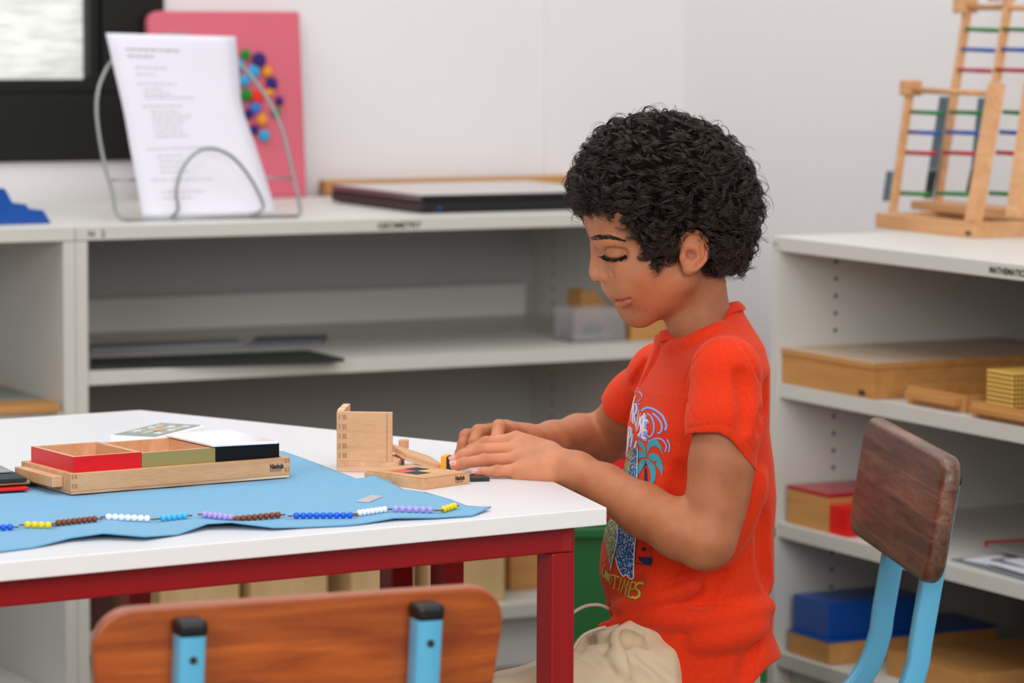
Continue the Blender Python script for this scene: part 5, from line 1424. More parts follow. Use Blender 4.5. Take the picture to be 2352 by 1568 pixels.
def f_torso(P, grow=0.0, EX=2.35):
    q = P - _BCn; x = q @ _bx; l = q @ _bl; ly = P[:, 1]-BY
    row = 1100 - (q[:, 2] + ly*math.tan(R(8.0))*0.6)*BS
    cx = np.interp(row, STN[:, 0], (STN[:, 1]-1600)/BS/math.cos(BYAW)); dd = np.interp(row, STN[:, 0], STN[:, 2]/BS) + grow; ww = np.interp(row, STN[:, 0], STN[:, 3]/BS) + grow
    X = np.abs(x-cx)/dd; Lq = np.abs(l)/ww
    rho = (X**EX + Lq**EX + 1e-9)**(1/EX)
    gx = (X/rho)**(EX-1)/dd; gl = (Lq/rho)**(EX-1)/ww
    return np.maximum((rho-1)/np.sqrt(gx*gx+gl*gl+1e-9)*0.92, (672-row)/BS)
cl = Sculpt()
cl.func(f_torso, Bp(1600, 1150, 0), 0.42, 0.0)
# shoulders and sleeves
cl.cone(Bp(1640, 812, 60), at_y(1668, 850, 3.605), 0.028, 0.031, 0.035)
sN1 = at_y(1668, 858, 3.602); sN2 = at_y(1655, 1085, 3.585)
cl.chain([sN1, at_y(1664, 960, 3.590), sN2], [0.0335, 0.0362, 0.0368], 0.022, kin=0.02)
cl.cone(Bp(1600, 815, -80), at_y(1520, 858, 3.89), 0.028, 0.030, 0.03)
cl.chain([at_y(1518, 862, 3.89), at_y(1466, 928, 3.935), at_y(1410, 992, 3.98)], [0.0340, 0.0355, 0.0360], 0.02, kin=0.02)
cl.chain([at_y(1384, 1441, 3.70), at_y(1410, 1436, 3.69), at_y(1445, 1424, 3.675)], [0.0055, 0.008, 0.010], 0.012)
# belly bulge and chest
cl.ell(Bp(1475, 1305, 0), (0.029, 0.075, 0.045), 0.03, BR)
def hit(S, x, y, t0=3.3, t1=4.2):
    d = ray(x, y).normalized(); t = t0
    for _ in range(60):
        p = CAMP + d*t; v = float(S.eval(np.array([tuple(p)]))[0])
        if v < 0.0004: return p
        t += max(v*0.7, 0.0006)
        if t > t1: return None
    return CAMP + d*t
def fold(S, pts, r, k, op='s', out=0.0, taper=True):
    P = [hit(S0, x, y) for x, y in smooth_path([(x, y) for x, y in pts], 4)]
    P = [p for p in P if p is not None]
    if len(P) < 2: return
    n = len(P); rs = [r*(math.sin(math.pi*(i+0.6)/(n+0.2))**0.7 if taper else 1) for i in range(n)]
    vd = [(p-CAMP).normalized() for p in P]
    P = [p - v*(out + (r*0.45 if op == 's' and r > .0012 else 0)) for p, v in zip(P, vd)]
    S.chain(P, rs, k, op)
import copy
S0 = Sculpt(); S0.p = list(cl.p)
FO = [ # crease lines (photo pixels), radius, blend
 (((1396,1416),(1431,1391),(1501,1377),(1557,1345),(1582,1322)), .0030, .012),
 (((1446,1404),(1503,1397),(1581,1395),(1627,1403),(1672,1401)), .0026, .012),
 (((1572,1452),(1627,1450),(1698,1433),(1756,1403)), .0034, .012),
 (((1700,1430),(1744,1396),(1772,1374)), .0036, .010),
 (((1708,1560),(1733,1484),(1760,1432)), .0034, .016),
 (((1768,1340),(1756,1280),(1752,1180)), .0024, .018),
 (((1762,880),(1755,940),(1748,990)), .0030, .012),
 (((1590,960),(1572,880),(1600,820),(1650,775)), .0009, .004),
 (((1690,775),(1722,820),(1748,880)), .0009, .004),
 (((1700,860),(1712,920),(1712,985)), .0008, .016),
 (((1512,800),(1486,850),(1466,884)), .0024, .010),
 (((1496,800),(1470,850),(1450,886)), .0018, .010),
 (((1560,1080),(1540,1160),(1500,1250)), .0022, .02),
 (((1600,1340),(1590,1380),(1582,1420)), .0007, .004),
 (((1680,1240),(1640,1330),(1600,1390)), .0020, .02),
 (((1470,1330),(1440,1350),(1404,1352)), .0022, .012)]
for pts, r, k in FO: fold(cl, pts, r, k, 's', 0.0)
FR = [ # raised folds
 (((1410,1398),(1450,1388),(1530,1368),(1600,1345)), .0030, .014),
 (((1460,1425),(1540,1418),(1640,1425),(1720,1405),(1770,1392)), .0040, .018),
 (((1600,1475),(1680,1462),(1750,1440)), .0036, .020),
 (((1640,1290),(1700,1200),(1740,1100)), .0026, .025),
 (((1530,800),(1600,775),(1660,745)), .0016, .012)]
for pts, r, k in FR: fold(cl, pts, r, k, 'u', -0.0004)
# hem stitch lines
for pts in (((1578,985),(1640,974),(1690,990),(1735,1040)),):
    fold(cl, pts, .0005, .0018, 's', 0.0, False)
uncut = Sculpt(); uncut.p = list(cl.p)
TH_C = 0.0034
def f_shell(P):
    c = (P.min(0)+P.max(0))/2; d = uncut.eval(P, c, float(np.linalg.norm(P.max(0)-c)), 0.008) if len(P) > 1 and np.ptp(P, axis=0).max() < 0.08 else uncut.eval(P)
    return np.maximum(d, -(d+TH_C))
shirtS = Sculpt(); shirtS.func(f_shell, at_y(1600, 1150, 3.74), 0.6, 0.0)
# cuts ----------------------------------------------------------------
def poly_sd(u, v, poly):                        # signed distance to polygon in pixels (negative inside)
    n = len(poly); d = np.full(u.shape, 1e9); ins = np.zeros(u.shape, bool)
    for i in range(n):
        ax, ay = poly[i-1]; bx2, by2 = poly[i]; ex, ey = bx2-ax, by2-ay
        wx, wy = u-ax, v-ay; t = np.clip((wx*ex+wy*ey)/(ex*ex+ey*ey), 0, 1)
        d = np.minimum(d, (wx-t*ex)**2+(wy-t*ey)**2)
        c = ((ay > v) != (by2 > v)) & (u < (bx2-ax)*(v-ay)/(by2-ay+1e-12)+ax); ins ^= c
    d = np.sqrt(d); return np.where(ins, -d, d)
NECKP = ((1200,300),(1200,690),(1440,726),(1498,764),(1519,770),(1560,757),(1610,737),(1660,712),(1690,702),(1712,704),(1760,660),(1900,600),(1900,300))
def f_neck(P):
    u, v = proj(P); d = poly_sd(u, v, NECKP)/BS
    return d
shirtS.func(f_neck, at_y(1600, 700, 3.74), 0.25, 0.0, 's')
HEMP = ((1300,1452),(1380,1452),(1440,1440),(1500,1474),(1547,1497),(1551,1530),(1556,1640),(1640,1640),(1728,1570),(1760,1534),(1803,1502),(1811,1486),(1900,1486),(1900,1900),(1300,1900))
def f_hem(P):
    u, v = proj(P); l = (P-_BCn) @ _bl
    return poly_sd(u, v, HEMP)/BS
shirtS.func(f_hem, at_y(1600, 1600, 3.74), 0.6, 0.001, 's')
def f_sleeve_n(P):
    u, v = proj(P); d = poly_sd(u, v, ((1500,1100),(1572,1010),(1580,998),(1598,994),(1652,994),(1677,1007),(1697,1031),(1724,1066),(1760,1110),(1760,1300),(1500,1300)))/BS
    return np.maximum(d, P[:, 1]-3.632)
shirtS.func(f_sleeve_n, at_y(1640, 1130, 3.59), 0.16, 0.0, 's')
def f_sleeve_f(P):
    u, v = proj(P); d = poly_sd(u, v, ((1250,800),(1381,915),(1386,945),(1408,966),(1445,979),(1500,1000),(1500,1100),(1250,1100)))/BS
    return np.maximum(d, 3.868-P[:, 1])
shirtS.func(f_sleeve_f, at_y(1400, 980, 3.95), 0.2, 0.0, 's')
V, F = shirtS.mesh((-0.16, 3.46, 0.30), (0.40, 4.14, 0.86), 0.0015 if not os.environ.get('LOWRES') else 0.003)
V = smooth_mesh(V, F, 2, 0.5)
m_shirt = bpy.data.materials.new('orange_jersey'); N, L = nodes_of(m_shirt); P_ = N['Principled BSDF']
P_.inputs['Base Color'].default_value = srgb(240, 52, 16); P_.inputs['Roughness'].default_value = 0.82
P_.inputs['Sheen Weight'].default_value = 0.25; P_.inputs['Sheen Roughness'].default_value = 0.5; P_.inputs['Sheen Tint'].default_value = (1, .45, .3, 1)
P_.inputs['Specular IOR Level'].default_value = 0.2
tcs = N.new('ShaderNodeTexCoord'); n1 = N.new('ShaderNodeTexNoise'); n1.inputs['Scale'].default_value = 1400; n1.inputs['Detail'].default_value = 2
n2 = N.new('ShaderNodeTexNoise'); n2.inputs['Scale'].default_value = 260; n2.inputs['Detail'].default_value = 4
L.new(tcs.outputs['Object'], n1.inputs['Vector']); L.new(tcs.outputs['Object'], n2.inputs['Vector'])
mx1 = N.new('ShaderNodeMix'); mx1.data_type = 'RGBA'; mx1.inputs[6].default_value = srgb(214, 42, 8); mx1.inputs[7].default_value = srgb(238, 60, 16)
L.new(n2.outputs['Fac'], mx1.inputs[0]); L.new(mx1.outputs[2], P_.inputs['Base Color'])
b1n = N.new('ShaderNodeBump'); b1n.inputs['Strength'].default_value = 0.35; b1n.inputs['Distance'].default_value = 0.0006
L.new(n1.outputs['Fac'], b1n.inputs['Height']); L.new(b1n.outputs['Normal'], P_.inputs['Normal'])
M['shirt'] = m_shirt
shirt = np_mesh('t_shirt', V, F, 'shirt', boy, T0)
SV, SF = V, F
# everything the shirt covers stays inside it
def tuck(V, depth, far=0.006):
    u_, v_ = proj(V); ins = ~((v_ < 756) & (u_ < 1545)) & (f_neck(V) > 0.0015) & (f_hem(V) > 0.0015) & (f_sleeve_n(V) > 0.0015) & (f_sleeve_f(V) > 0.0015) & (np.abs(V[:, 2]-0.62) < 0.26)
    i = np.where(ins)[0]; d = uncut.eval(V[i]); fr2 = np.where(V[i][:, 2] > 0.655, max(far, 0.02), far); j = i[(d > -depth) & (d < fr2)]
    if len(j):
        Q = V[j]
        for _ in range(2):
            d = uncut.eval(Q); g = np.stack([uncut.eval(Q+np.eye(3)[a]*.0006)-uncut.eval(Q-np.eye(3)[a]*.0006) for a in range(3)], 1); g /= np.linalg.norm(g, axis=1, keepdims=True)+1e-9
            w = np.clip(np.minimum(np.minimum(f_neck(Q), f_hem(Q)), np.minimum(f_sleeve_n(Q), f_sleeve_f(Q)))/0.008, 0, 1)
            Q = Q - g*(np.maximum(0, d+depth)*w)[:, None]
        V = V.copy(); V[j] = Q
    return V
SKV2 = tuck(SKV, TH_C+0.0016); skin.data.vertices.foreach_set('co', (SKV2 - np.array(T0.translation)).astype(np.float32).ravel()); skin.data.update()
# ribbed collar following the neckline
def surf_side(S, x, y, near=True):
    d = ray(x, y).normalized()
    ts = np.linspace(3.45, 4.0, 700); P = np.array([tuple(CAMP + d*t) for t in ts]); v = S.eval(P) < 0
    if not v.any(): return None
    i = np.argmax(v) if near else len(v)-1-np.argmax(v[::-1]); return CAMP + d*ts[i]
cp_n = [(1519,772),(1540,767),(1575,754),(1610,741),(1650,721),(1680,708),(1698,704)]
cp_f = [(1700,702),(1680,706),(1640,724),(1600,742),(1560,758),(1530,768)]
ring_ = [surf_side(uncut, x, y, True) for x, y in cp_n] + [surf_side(uncut, x, y, False) for x, y in cp_f]
ring_ = [tuple(p) for p in ring_ if p is not None]
ring_ = smooth_path(ring_, 5, closed=True)
cen_ = sum((Vector(p) for p in ring_), Vector())/len(ring_)
mb = MB(); vs = []; n = len(ring_); HW = 0.0085
for i, p in enumerate(ring_):
    p = Vector(p); t = (Vector(ring_[(i+1) % n])-Vector(ring_[i-1])).normalized(); o_ = (p-cen_); o_ = (o_-t*o_.dot(t)).normalized(); up = t.cross(o_); up = up if up.z > 0 else -up
    up = (up*0.8 - o_*0.35).normalized(); nn = (o_*0.8+up*0.35).normalized()
    for (a, b) in ((-HW*0.75, .0012), (-HW*0.6, .0024), (0, .0030), (HW*0.55, .0026), (HW*0.7, .0010), (HW*0.6, -.0008), (0, -.0006), (-HW*0.6, -.0002)):
        vs.append(loc0(p + up*a + nn*b))
fs = [(i*8+k, i*8+(k+1) % 8, ((i+1) % n)*8+(k+1) % 8, ((i+1) % n)*8+k) for i in range(n) for k in range(8)]
mb.add(vs, fs).build('collar', 'shirt', shirt, smooth=True)

# ================================================================== trousers
pn = Sculpt()
hipN = at_y(1548, 1530, 3.665); kneeN = at_y(1130, 1672, 3.56)
hipN = at_y(1548, 1534, 3.692); pn.cone(hipN, kneeN, 0.0560, 0.0440, 0.03)
pn.cone(at_y(1545, 1510, 3.82), at_y(1160, 1640, 3.90), 0.052, 0.044, 0.025)
pn.ell(Bp(1600, 1500, 0), (0.060, 0.084, 0.072), 0.03, BR); pn.ell((0.195, 3.745, 0.352), (0.075, 0.100, 0.050), 0.03)
pn.ell(Bp(1588, 1440, 0), (0.066, 0.088, 0.046), 0.03, BR)
pn.cone(at_y(1425, 1490, 3.68), at_y(1425, 1490, 3.82), 0.026, 0.026, 0.02); kN = kneeN; kF = at_y(1160, 1640, 3.90)
pn.chain([kN, Vector((kN.x-0.01, kN.y, 0.06))], [0.044, 0.036], 0.02)
pn.chain([kF, Vector((kF.x-0.01, kF.y, 0.06))], [0.044, 0.036], 0.02)
pS = Sculpt(); pS.p = list(pn.p); S0 = pS
arch = [(1442,1534),(1424,1502),(1413,1476),(1419,1452),(1438,1441),(1460,1447),(1480,1463)]
P = [hit(pS, x, y) for x, y in smooth_path(arch, 3)]; P = [p for p in P if p is not None]
P = [p - (p-CAMP).normalized()*0.009*math.sin(math.pi*i/(len(P)-1)) for i, p in enumerate(P)]
pn.chain(P, [0.0040]*len(P), 0.006)
pn.chain([hit(pS, 1433, 1480), hit(pS, 1444, 1466), hit(pS, 1464, 1470), hit(pS, 1484, 1482)], [0.0070, 0.0100, 0.0080, 0.004], 0.003, 's')
for pts, r, k in ((((1330,1500),(1370,1520),(1400,1560)), .002, .01), (((1345,1480),(1372,1472),(1400,1462)), .003, .01), (((1384,1488),(1404,1510),(1416,1545)), .002, .01),
                  (((1440,1530),(1470,1550),(1490,1575)), .0022, .012), (((1470,1500),(1510,1530),(1545,1560)), .0014, .01), (((1326,1496),(1352,1470),(1390,1452)), .0024, .01)):
    fold(pn, pts, r, k, 's')
for pts, r, k in ((((1330,1478),(1362,1458),(1400,1452)), .0026, .012), (((1400,1500),(1440,1550)), .002, .012)): fold(pn, pts, r, k, 'u', -.0004)
V, F = pn.mesh((-0.14, 3.46, 0.04), (0.34, 4.02, 0.52), 0.0020)
V = smooth_mesh(V, F, 2, 0.5); V = smooth_mesh(tuck(V, TH_C+0.0016, 0.02), F, 3, 0.5); V, F = largest(V, F)
m_pants = mat('beige_corduroy', srgb(216, 194, 160), 0.85, bump=0.4, bscale=500, var=0.06, vscale=24, sheen=0.2)
N, L = nodes_of(m_pants); wv = N.new('ShaderNodeTexWave'); wv.inputs['Scale'].default_value = 380; wv.bands_direction = 'DIAGONAL'; wv.inputs['Distortion'].default_value = 1.0; wv.inputs['Detail Scale'].default_value = 0.4
tcw = N.new('ShaderNodeTexCoord'); L.new(tcw.outputs['Object'], wv.inputs['Vector'])
bw = N.new('ShaderNodeBump'); bw.inputs['Strength'].default_value = 0.25; bw.inputs['Distance'].default_value = 0.0006; L.new(wv.outputs['Fac'], bw.inputs['Height']); L.new(bw.outputs['Normal'], N['Principled BSDF'].inputs['Normal'])
M['pants'] = m_pants
pants = np_mesh('trousers', V, F, 'pants', boy, T0)
for pts, yy in ((((1300,1420),(1322,1403),(1347,1391),(1377,1389),(1402,1399)), 3.72), (((1300,1520),(1322,1482),(1340,1459),(1370,1445),(1392,1440)), 3.655)):
    P = [loc0(at_y(x, y, yy)) for x, y in pts]
    MB().tube(smooth_path([tuple(p) for p in P], 6), 0.0019, 8).build('drawstring', mat('cord', srgb(206, 184, 158), .8), pants, smooth=True)
for kk in (kN, kF):
    s_ = Sculpt(); s_.ell((kk.x-0.06, kk.y, 0.03), (0.085, 0.038, 0.034), 0.01).ell((kk.x-0.0, kk.y, 0.045), (0.045, 0.036, 0.045), 0.02)
    V, F = s_.mesh((kk.x-0.2, kk.y-0.08, 0.0), (kk.x+0.1, kk.y+0.08, 0.13), 0.006); V[:, 2] = np.maximum(V[:, 2], 0.001)
    np_mesh('shoe', V, F, 'white_paint', boy, T0)
# ================================================================== hair
rng = np.random.default_rng(11)
_HC = np.array(HC); _hx = np.array(hx); _hl = np.array(hl)
def hcoord(P):
    q = P - _HC; x = q @ _hx; l = q @ _hl; ly = P[:, 1]-HY
    return 1530 + x*HS, 560 - (q[:, 2] + ly*math.tan(R(4.0)))*HS, l*HS
HLX = [1200, 1335, 1385, 1425, 1462, 1478, 1500, 1524, 1546, 1562, 1600, 1612, 1634, 1760]
HLY = [470, 470, 484, 508, 556, 596, 598, 586, 545, 524, 545, 606, 628, 636]
def hmask(P):                                   # > 0 inside the hair, in pixels
    x, y, l = hcoord(P); return np.interp(x, HLX, HLY) - y
headS = Sculpt(); headS.p = [p for p in body.p[:5]]
def grad(S, P, e=0.0006):
    g = np.stack([S.eval(P+np.eye(3)[i]*e)-S.eval(P-np.eye(3)[i]*e) for i in range(3)], 1); return g/(np.linalg.norm(g, axis=1, keepdims=True)+1e-9)
def f_cap(P):
    d = headS.eval(P); m = hmask(P)/HS; x, y, l = hcoord(P)
    off = 0.0125*np.clip(m/0.020, 0, 1)**0.6
    # curls as lumps
    q = P*1.0; w = 0.0016*(np.sin(q[:, 0]*520+3*np.sin(q[:, 2]*330))*np.sin(q[:, 2]*560+2*np.sin(q[:, 1]*410)) + 0.8*np.sin(q[:, 1]*610+q[:, 0]*350))
    return np.maximum(d - off - w, -m*0.8)
capS = Sculpt(); capS.func(f_cap, H(1530, 450, 0), 0.16, 0)
V, F = capS.mesh((HC.x-0.13, HY-0.11, HC.z-0.05), (HC.x+0.13, HY+0.11, HC.z+0.16), 0.0024)
CAPV, CAPF = V, F
# roots on the scalp
nrm = None
c0h = SKV[(hmask(SKV) > 2) & (SKV[:, 2] > HC.z-0.06)]
hx_, hy_, hl__ = hcoord(c0h); c0h = c0h[headS.eval(c0h) < 0.003]
def make_strands(n_clump, per, r0, len_rng, amp_rng, turn_rng, thick, spread, seed, lift=(0.010, 0.020), hfn=None):
    rg = np.random.default_rng(seed)
    idx = rg.integers(0, len(c0h), n_clump); root = c0h[idx]; nr = grad(headS, root); m = hmask(root)/HS
    crown = np.array(H(1600, 285, 0)); g = crown[None, :]-root; comb = -(g - nr*(g*nr).sum(1)[:, None]); comb /= np.linalg.norm(comb, axis=1)[:, None]+1e-9
    near = np.exp(-(np.linalg.norm(g, axis=1)/0.035)**2)[:, None]; comb = comb + rg.normal(0, 1.0, comb.shape)*(0.55+1.2*near); comb -= nr*(comb*nr).sum(1)[:, None]; comb /= np.linalg.norm(comb, axis=1)[:, None]
    comb[:, 2] -= 0.25
    side = np.cross(nr, comb); K = 26; t = np.linspace(0, 1, K)[None, :, None]
    edge = np.clip(m/0.030, 0.30, 1)[:, None, None]
    L = rg.uniform(*len_rng, n_clump)[:, None, None]*(0.55+0.45*edge); lf = rg.uniform(*lift, n_clump)[:, None, None]*edge
    amp = rg.uniform(*amp_rng, n_clump)[:, None, None]*(0.6+0.4*edge); tn = rg.uniform(*turn_rng, n_clump)[:, None, None]; ph = rg.uniform(0, 6.28, n_clump)[:, None, None]
    hand = rg.choice([-1, 1], n_clump)[:, None, None]
    ax = nr[:, None, :]; cb = comb[:, None, :]; sd = side[:, None, :]; out = []
    for j in range(per):
        dp = rg.normal(0, spread, (n_clump, 1, 1)); a2 = amp*(1+rg.normal(0, 0.11, (n_clump, 1, 1))); l2 = L*(1+rg.normal(0, 0.05, (n_clump, 1, 1)))
        ro = root[:, None, :] + (cb*rg.normal(0, 0.0010, (n_clump, 1, 1)) + sd*rg.normal(0, 0.0010, (n_clump, 1, 1)))
        base = ro + ax*(lf*np.sin(np.minimum(t*1.9, 1.57)) - lf*0.35*np.clip(t-0.55, 0, 1)) + cb*(l2*t*0.62)
        th = hand*(tn*t*6.283) + ph + dp; A = a2*np.minimum(1, t*3.0)
        p = base + (ax*np.cos(th)*0.9 + sd*np.sin(th) + cb*np.cos(th+0.9)*0.45)*A - (ax*np.cos(ph+dp)*0.9+sd*np.sin(ph+dp))*A*0.15
        out.append(p)
    return np.concatenate(out, 0)
def strands_mesh(P, r, sides=3):
    n, K, _ = P.shape; T = np.gradient(P, axis=1); T /= np.linalg.norm(T, axis=2, keepdims=True)+1e-12
    a = np.cross(T, np.array([0.31, 0.87, 0.38])[None, None, :]); a /= np.linalg.norm(a, axis=2, keepdims=True)+1e-9; b = np.cross(T, a)
    tt = np.linspace(0, 1, K)[None, :, None]; rad = r*(1-0.75*tt**3)
    rings = np.stack([P + (a*math.cos(2*math.pi*k/sides)+b*math.sin(2*math.pi*k/sides))*rad for k in range(sides)], 2)   # n,K,s,3
    V = rings.reshape(-1, 3); i = np.arange(n)[:, None, None]*K*sides; k = np.arange(K-1)[None, :, None]*sides; s = np.arange(sides)[None, None, :]
    s2 = (s+1) % sides; F = np.stack([i+k+s, i+k+s2, i+k+sides+s2, i+k+sides+s], -1).reshape(-1, 4)
    return V, F
S_A = make_strands(2100, 10, 0, (0.018, 0.034), (0.0038, 0.0074), (1.0, 1.9), 0, 0.14, 21, lift=(0.010, 0.0185))
# fringe: curls falling forward over the forehead
fr_ = c0h[(hmask(c0h) < 60) & (hcoord(c0h)[0] < 1440)]
# keep strands from entering the face: push points out of the head
def pushout(P, dist=0.0012):
    sh = P.shape; Q = P.reshape(-1, 3); d = body_near.eval(Q); m = d < dist
    if m.any(): g = grad(body_near, Q[m]); Q[m] += g*(dist-d[m])[:, None]
    return Q.reshape(sh)
body_near = Sculpt(); body_near.p = [p for p in body.p[:5]]
S_A = pushout(S_A)
S_B = pushout(make_strands(420, 3, 0, (0.026, 0.044), (0.005, 0.0085), (1.0, 1.9), 0, 0.5, 5, lift=(0.014, 0.025)))
def crv(root, dirv, L, amp, tn, ph, n, per, seed):
    rg = np.random.default_rng(seed); K = 26; t = np.linspace(0, 1, K)[:, None]; out = []
    d = np.array(dirv, float); d /= np.linalg.norm(d); a = np.cross(d, [0, 1, 0.2]); a /= np.linalg.norm(a); b = np.cross(d, a)
    for _ in range(per):
        A = amp*(1+rg.normal(0, .18)); p0 = np.array(root)+rg.normal(0, 0.0014, 3); q = ph+rg.normal(0, .25); th = tn*t*6.283+q
        out.append(p0 + d*(L*(1+rg.normal(0, .08))*t) + (a*np.cos(th)+b*np.sin(th))*A*np.minimum(1, t*2.5))
    return out
S_C = []
rg = np.random.default_rng(4)
for k in range(130):                                             # fringe
    x = rg.uniform(1338, 1400); y = rg.uniform(385, 455) + (x-1338)*0.25; l = rg.uniform(-75, 85)
    S_C += crv(tuple(H(x, y, l)), (-0.62+rg.normal(0, .2), -0.15+rg.normal(0, .25), -0.62+rg.normal(0, .25)), rg.uniform(.014, .026), rg.uniform(.0035, .0062), rg.uniform(1.0, 1.8)*rg.choice([-1, 1]), rg.uniform(0, 6.28), 26, 8, 100+k)
for k in range(60):                                              # sideburn curls
    x = rg.uniform(1470, 1545); y = rg.uniform(505, 560)
    L1 = 118
    S_C += crv(tuple(H(x, y, L1+rg.uniform(0, 10))), (-0.1+rg.normal(0, .25), -0.25, -0.8), rg.uniform(.010, .022), rg.uniform(.0025, .005), rg.uniform(.8, 1.5)*rg.choice([-1, 1]), rg.uniform(0, 6.28), 26, 8, 300+k)
for k in range(70):                                              # nape curls
    x = rg.uniform(1640, 1715); y = rg.uniform(530, 610)
    S_C += crv(tuple(H(x, y, rg.uniform(-70, 100)*(1-(x-1640)/110))), (0.15+rg.normal(0, .25), rg.normal(0, .3), -0.5), rg.uniform(.010, .020), rg.uniform(.0035, .006), rg.uniform(.9, 1.6)*rg.choice([-1, 1]), rg.uniform(0, 6.28), 26, 8, 500+k)
S_C = pushout(np.stack(S_C, 0), 0.0008)
def clear_ear(P):
    Q = P.reshape(-1, 3); u, v = proj(Q); l = hcoord(Q)[2]
    bad = ((((u-1591)/33)**2 + ((v-582)/48)**2) < 1) & (np.abs(l) > 90)
    return P[bad.reshape(P.shape[:2]).mean(1) < 0.12]
S_A, S_B, S_C = clear_ear(S_A), clear_ear(S_B), clear_ear(S_C)
V1, F1 = strands_mesh(S_A, 0.00030); V2, F2 = strands_mesh(S_B, 0.00020); V3, F3 = strands_mesh(S_C, 0.00030)
Vh = np.concatenate([CAPV, V1, V2, V3]); o1 = len(CAPV); o2 = o1+len(V1); o3 = o2+len(V2)
Fh = np.concatenate([CAPF, F1+o1, F2+o2, F3+o3])
m_hair = bpy.data.materials.new('hair_dark_brown'); N, L = nodes_of(m_hair); P_ = N['Principled BSDF']
P_.inputs['Base Color'].default_value = srgb(46, 29, 20); P_.inputs['Roughness'].default_value = 0.30; P_.inputs['Specular IOR Level'].default_value = 0.55
M['hair'] = m_hair
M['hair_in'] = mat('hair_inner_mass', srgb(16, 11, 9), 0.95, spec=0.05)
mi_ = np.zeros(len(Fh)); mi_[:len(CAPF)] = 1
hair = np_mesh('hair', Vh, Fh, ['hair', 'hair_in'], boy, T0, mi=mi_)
# eyebrows and lashes
def brow(side):
    rg = np.random.default_rng(7); out = []
    for k in range(420):
        t = rg.uniform(0, 1); x = 1353 + 74*t; yc = np.interp(t, [0, .2, .55, 1], [549, 546, 545, 553]); th = np.interp(t, [0, .15, .6, 1], [4, 6, 4.5, 1.2])
        y = yc + rg.uniform(-1, 1)*th; Ls = surf_l(x, y, side); p = np.array(H(x, y, (Ls+0.6)*side))
        q = np.array(H(x+7+rg.uniform(-2, 2), y-2.5+4*t+rg.uniform(-1, 1), (surf_l(x+7, y, side)+1.0)*side)); K = 6; s = np.linspace(0, 1, K)[:, None]
        out.append(p*(1-s)+q*s + np.array(hl)*side*0.0006*np.sin(s*3.14))
    return out
def lashes(side):
    rg = np.random.default_rng(9); out = []
    LP = smooth_path([(1386, 587), (1396, 592), (1410, 593.5), (1424, 591), (1434, 585)], 6)
    for k in range(200):
        t = rg.uniform(0, 1); x, y = LP[min(len(LP)-1, int(t*(len(LP)-1)))]; Ls = surf_l(x, y-2, side); p = np.array(H(x, y-1.5, (Ls-0.3)*side))
        fx = -15*(1-t)+3*t + rg.normal(0, 1.5); fy = 5+8*math.sin(t*2.6)+rg.normal(0, 1.5); K = 7; s = np.linspace(0, 1, K)[:, None]
        ll = rg.uniform(.7, 1.1); q = np.array(H(x+fx*ll+rg.normal(0, 2), y+fy*0.55*ll+rg.normal(0, 1), (Ls+11*ll)*side)); out.append(p*(1-s)+q*s - np.array((0, 0, 1))*0.0014*np.sin(s*3.14))
    return out
M['lash'] = mat('lash_black', srgb(22, 16, 14), 0.5)
for side in (1, -1):
    Vb, Fb = strands_mesh(np.stack(brow(side)), 0.00016); np_mesh('eyebrow', Vb, Fb, 'lash', boy, T0)
    Vb, Fb = strands_mesh(np.stack(lashes(side)), 0.00026); np_mesh('eyelashes', Vb, Fb, 'lash', boy, T0)
# ================================================================== print on the t-shirt (thin layers lying on the cloth)
bvh = BVHTree.FromPolygons([tuple(v) for v in SV], [tuple(int(i) for i in f) for f in SF])
def onshirt(x, y):
    d = ray(x, y).normalized(); h = bvh.ray_cast(CAMP, d, 6.0)
    return (h[0], h[1]) if h[0] is not None else (None, None)
PR = bpy.data.objects.new('shirt_print', None); COL.objects.link(PR); PR.parent = shirt
def decal_mb(mb, poly, lift, step=3.0):
    poly = [Vector(p).xy for p in poly]; dense = []
    for i in range(len(poly)):
        a, b = poly[i], poly[(i+1) % len(poly)]; n = max(1, int((b-a).length/step))
        for k in range(n): dense.append(a+(b-a)*(k/n))
    xs = [p.x for p in dense]; ys = [p.y for p in dense]; inner = []
    x = min(xs)
    while x < max(xs):
        y = min(ys)
        while y < max(ys):
            if inpoly(x, y, dense): inner.append(Vector((x+0.13, y+0.07)))
            y += step
        x += step
    r = delaunay_2d_cdt(dense+inner, [], [list(range(len(dense)))], 1, 1e-4)
    P = [];
    for v in r[0]:
        h, n = onshirt(v.x, v.y)
        P.append(None if h is None else loc0(h + (n if n.dot(ray(v.x, v.y)) < 0 else -n)*lift))
    keep = [f for f in r[2] if all(P[i] is not None for i in f) and max((P[f[i]]-P[f[i-1]]).length for i in range(len(f))) < 0.012]
    used = sorted({i for f in keep for i in f}); mp = {u: k for k, u in enumerate(used)}
    mb.add([P[u] for u in used], [[mp[i] for i in f] for f in keep])
def stroke_poly(pts, w):
    pts = [Vector(p[:2]) for p in pts]; L = []; Rr = []; n = len(pts)
    for i in range(n):
        t = (pts[min(i+1, n-1)]-pts[max(i-1, 0)]).normalized(); nn = Vector((-t.y, t.x)); ww = w/2*(0.65 if i in (0, n-1) else 1)
        L.append(pts[i]+nn*ww); Rr.append(pts[i]-nn*ww)
    return L + Rr[::-1]
c7 = lambda P: [(1380+x/6.817, 890+y/6.817) for x, y in P]
c8_ = lambda P: [(1330+x/2.904, 860+y/2.904) for x, y in P]
def strokes(name, lst, cv, sc_, m, lift, sm=True):
    mb = MB()
    for pts, w in lst:
        p = cv(pts); p = [(a, b) for a, b, _ in smooth_path([(x, y, 0) for x, y in p], 4)] if sm and len(p) > 2 else p
        decal_mb(mb, stroke_poly(p, w/sc_), lift, 2.5)
    return mb.build(name, m, shirt, smooth=True)
